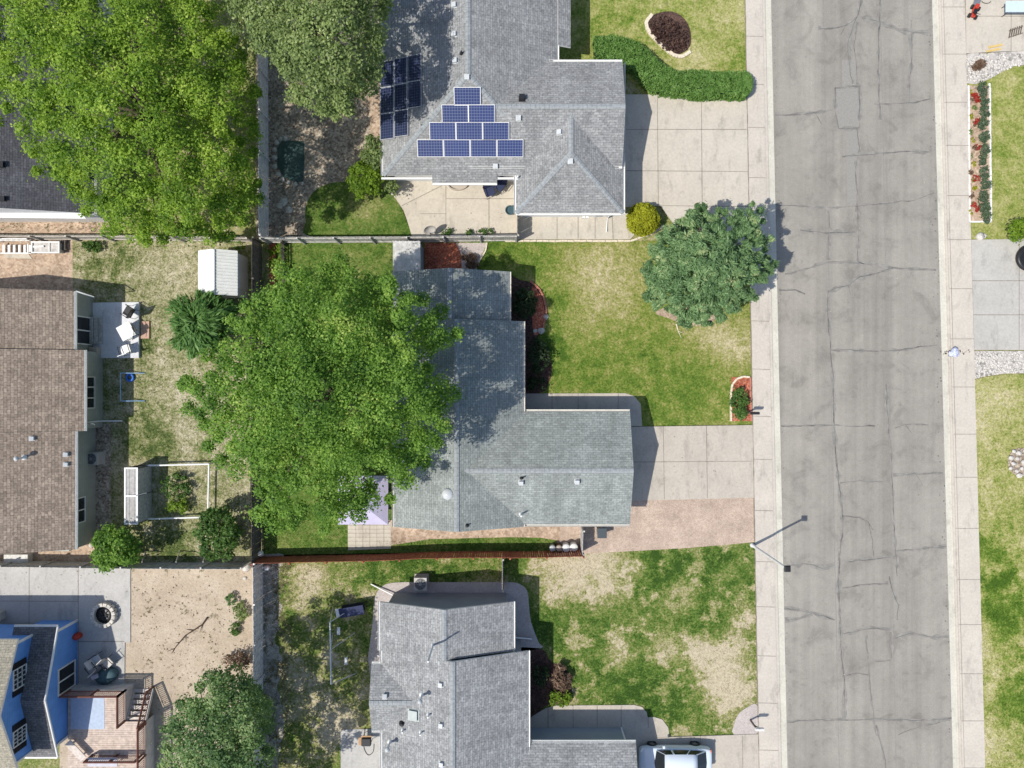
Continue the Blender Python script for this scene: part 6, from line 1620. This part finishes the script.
# upper right driveway toys
def scooter():
    b = G(971.5, 14); t = thing('ride_on_toy', 'red and black ride on toy with a grey tail on the upper right driveway', 'toy', b); u = Vector((.32, .95, 0)).normalized(); n = Vector((-u.y, u.x, 0)); ang = math.atan2(u.y, u.x)
    mb = MB(); mb.box(b + Vector((0, 0, .28)), (.75, .3, .16), ang); mb.box(b + u * .3 + Vector((0, 0, .42)), (.3, .24, .16), ang); part('body', mb, 'red_plastic', t, bevel=.04)
    mb = MB(); mb.box(b - u * .05 + Vector((0, 0, .42)), (.3, .26, .1), ang); part('seat', mb, 'black', t, bevel=.03)
    mb = MB(); mb.box(b + u * .95 + Vector((0, 0, .2)), (1.0, .42, .06), ang); part('trailer', mb, 'grey_metal', t)
    mb = MB(); mb.tube([b - u * .3 + n * .28 + Vector((0, 0, .62)), b - u * .3 - n * .28 + Vector((0, 0, .62))], .02, 6); mb.tube([b - u * .3 + Vector((0, 0, .3)), b - u * .3 + Vector((0, 0, .62))], .025, 6); part('handlebar', mb, 'black', t)
    for i in (-1, 1):
        for k in (-1, 1):
            mb = MB(); c = b + u * k * .3 + n * i * .22 + Vector((0, 0, .24)); mb.tube([c - n * .06, c + n * .06], .14, 14); part('wheel', mb, 'black', t)
scooter()
b = G(1014, 33); mb = MB()
for k in range(6): mb.box(b + Vector((-.38 + k * .15, .05 * k - .1, .14)), (.05, .62, .05), -.2)
for y in (-.22, .2): mb.box(b + Vector((0, y, .17)), (.95, .04, .04), .3)
single('boot_rack', 'dark slatted rack lying on the upper right driveway', 'rack', mb, 'fence_dark', b)
for (y0, l) in ((47, 'yellow wooden plank lying nearer the driveway table'), (51, 'yellow wooden plank lying nearer the white rocks')):
    b = G(994 - (y0 - 47) * .4, y0); mb = MB(); mb.box(b + Vector((0, 0, .13)), (.95, .13, .05), .2); mb.box(b + Vector((-.3, -.05, .11)), (.1, .16, .03), .2); single('wood_plank', l, 'plank', mb, 'wood_yellow', b)
b = G(985, 2); mb = MB(); n = 10; mb.tube([b + Vector((.3 * math.cos(math.pi + math.pi * i / n), .16 * math.sin(math.pi + math.pi * i / n), .13)) for i in range(n + 1)], .02, 6); single('rubber_hose', 'short dark curved hose at the top edge of the driveway', 'hose', mb, 'dark', b)
shrub('dead_plant', 'dark dead plant lying on the white rock bed', 'plant', 979, 65, 6, 3, 'leaf_dead', .3, 201, nper=40, spacing=.16, crad=.16, aspect=2.2, rot=-.6, stem=True)
b = G(1026, 259); mb = MB(); n = 28
mb.tube([b + Vector((.72 * math.cos(2 * math.pi * i / n), .72 * math.sin(2 * math.pi * i / n), .3)) for i in range(n + 1)], .17, 10); mb.lathe(b, [(.55, .02), (.55, .3)], 20); single('round_trough', 'round black trough at the right picture edge', 'trough', mb, 'black', b)
b = G(1020, 462); t = thing('rock_ring', 'ring of pale rocks on the right hand lawn', 'rock ring', b); mb = MB(); mb.prism([b + Vector((.85 * math.cos(a / 3), .95 * math.sin(a / 3), 0)) for a in range(19)], 0, .07); part('gravel_base', mb, 'mulch_brown', t)
for i in range(16):
    a, r = i * 2.399, .16 + .19 * math.sqrt(i); mb = MB(); mb.rock(b + Vector((r * math.cos(a), r * math.sin(a), .12)), rnd.uniform(.12, .2), 300 + i); part('rock', mb, 'stone_white', t)
b = G(953, 352, .12); b.z = .12; mb = MB(); vs = []; 
mb.rock(b + Vector((0, 0, .16)), .30, 91, flat=.55); mb.rock(b + Vector((.1, -.14, .1)), .24, 97, flat=.4); mb.rock(b + Vector((-.17, -.1, .08)), .2, 99, flat=.45); single('plastic_bag', 'crumpled blue and white plastic bag on the right hand sidewalk', 'bag', mb, 'bag', b)
mb = MB()
for i in range(46):
    x = 941 + i * .62 + rnd.uniform(-1, 1); y = 352.5 + rnd.uniform(-1.4, 1.4) + 1.5 * math.sin(i * .4)
    mb.rock(G(x, y) + Vector((0, 0, .125 if x > 942 else .03)), rnd.uniform(.012, .042), i)
mb.build('soil_crumbs', M['mulch_dark'])['kind'] = 'stuff'
# a few dry leaves and sprinkled litter on slabs
mb = MB()
R = random.Random(4)
for poly, z, n in (([(400, 185), (510, 185), (512, 235), (414, 235)], .075, 60), ([(640, 430), (748, 428), (748, 495), (640, 498)], .104, 40), ([(2, 570), (128, 570), (128, 600), (2, 600)], .085, 60), ([(132, 570), (245, 570), (240, 680), (132, 680)], .035, 260), ([(785, 20), (935, 20), (950, 760), (790, 760)], .016, 130)):
    xs = [p[0] for p in poly]; ys = [p[1] for p in poly]
    for _ in range(n):
        p = G(R.uniform(min(xs), max(xs)), R.uniform(min(ys), max(ys))); a = R.uniform(0, 6.3); s = R.uniform(.02, .055)
        d = Vector((math.cos(a), math.sin(a), 0)) * s; e = Vector((-d.y, d.x, 0)) * .6; u = Vector((0, 0, z + .004))
        mb.add([p + u - d, p + u + e + Vector((0, 0, .012)), p + u + d, p + u - e + Vector((0, 0, .012))], [[0, 1, 2, 3]])
mb.build('leaf_litter', M['mulch_brown'])['kind'] = 'stuff'

# clods and dry tufts on the bare yard, debris along the fences and in the valleys
mb = MB(); R = random.Random(8)
for _ in range(300):
    x = R.uniform(133, 248); y = R.uniform(569, 715)
    if mnoise.noise(Vector((x * .06, y * .06, 3))) < R.uniform(-.5, .25): continue
    mb.rock(G(x, y) + Vector((0, 0, .035)), R.uniform(.02, .06), R.randrange(9999), flat=.45)
mb.build('dirt_clods', M['clod'])['kind'] = 'stuff'
mb = MB()
for _ in range(260):
    x = R.uniform(132, 250); y = R.uniform(568, 715)
    if mnoise.noise(Vector((x * .045, y * .045, 7))) < R.uniform(-.15, .5): continue
    p = G(x, y)
    for k in range(9):
        a = R.uniform(0, 6.3); d = Vector((math.cos(a), math.sin(a), 0)); q = Vector((-d.y, d.x, 0)) * .018; c = p + d * R.uniform(0, .06) + Vector((0, 0, .03))
        mb.add([c - q, c + q, c + d * R.uniform(.05, .12) + Vector((0, 0, R.uniform(.03, .1)))], [[0, 1, 2]])
mb.build('dry_tufts', M['tuft'])['kind'] = 'stuff'

mb = MB()
for _ in range(900):
    x = R.uniform(263, 290); y = R.uniform(557, 790)
    if mnoise.noise(Vector((x * .08, y * .05, 1))) < R.uniform(-.35, .3): continue
    p = G(x, y)
    for k in range(7):
        a = R.uniform(0, 6.3); d = Vector((math.cos(a), math.sin(a), 0)); q = Vector((-d.y, d.x, 0)) * .022; c = p + d * R.uniform(0, .08) + Vector((0, 0, .035))
        mb.add([c - q, c + q, c + d * R.uniform(.06, .16) + Vector((0, 0, R.uniform(.03, .14)))], [[0, 1, 2]])
mb.build('fence_weeds', M['tuft'])['kind'] = 'stuff'

# ================================================================== light, camera
def light():
    w = bpy.data.worlds.new('World'); SC.world = w; w.use_nodes = True
    nt = w.node_tree; sky = nt.nodes.new('ShaderNodeTexSky'); sky.sky_type = 'NISHITA'; sky.sun_disc = False
    sky.sun_elevation = EL; sky.sun_rotation = math.atan2(SUN.x, SUN.y); sky.air_density = 1.0; sky.dust_density = 1.2
    bg = nt.nodes['Background']; bg.inputs[1].default_value = .145
    nt.links.new(sky.outputs[0], bg.inputs[0])
    sd = bpy.data.lights.new('sun', 'SUN'); sd.energy = 4.4; sd.angle = math.radians(.53); sd.color = (1.0, .945, .855)
    so = bpy.data.objects.new('sun', sd); COL.objects.link(so); so.location = (-30, -16, 60)
    d = Vector((-SUN.x * math.cos(EL), -SUN.y * math.cos(EL), -math.sin(EL)))
    so.rotation_euler = d.to_track_quat('-Z', 'Y').to_euler()
    cd = bpy.data.cameras.new('drone_camera'); cd.sensor_width = 36; cd.lens = 36 * F / 1024; cd.clip_end = 2000
    co = bpy.data.objects.new('drone_camera', cd); COL.objects.link(co); co.location = (0, 0, H)
    SC.camera = co
    v = SC.view_settings; v.view_transform = 'Standard'; v.look = 'None'; v.gamma = 1; v.use_curve_mapping = False; v.exposure = EXPOSURE
    SC.cycles.max_bounces = 6; SC.cycles.transparent_max_bounces = 4
EXPOSURE = .14
light()
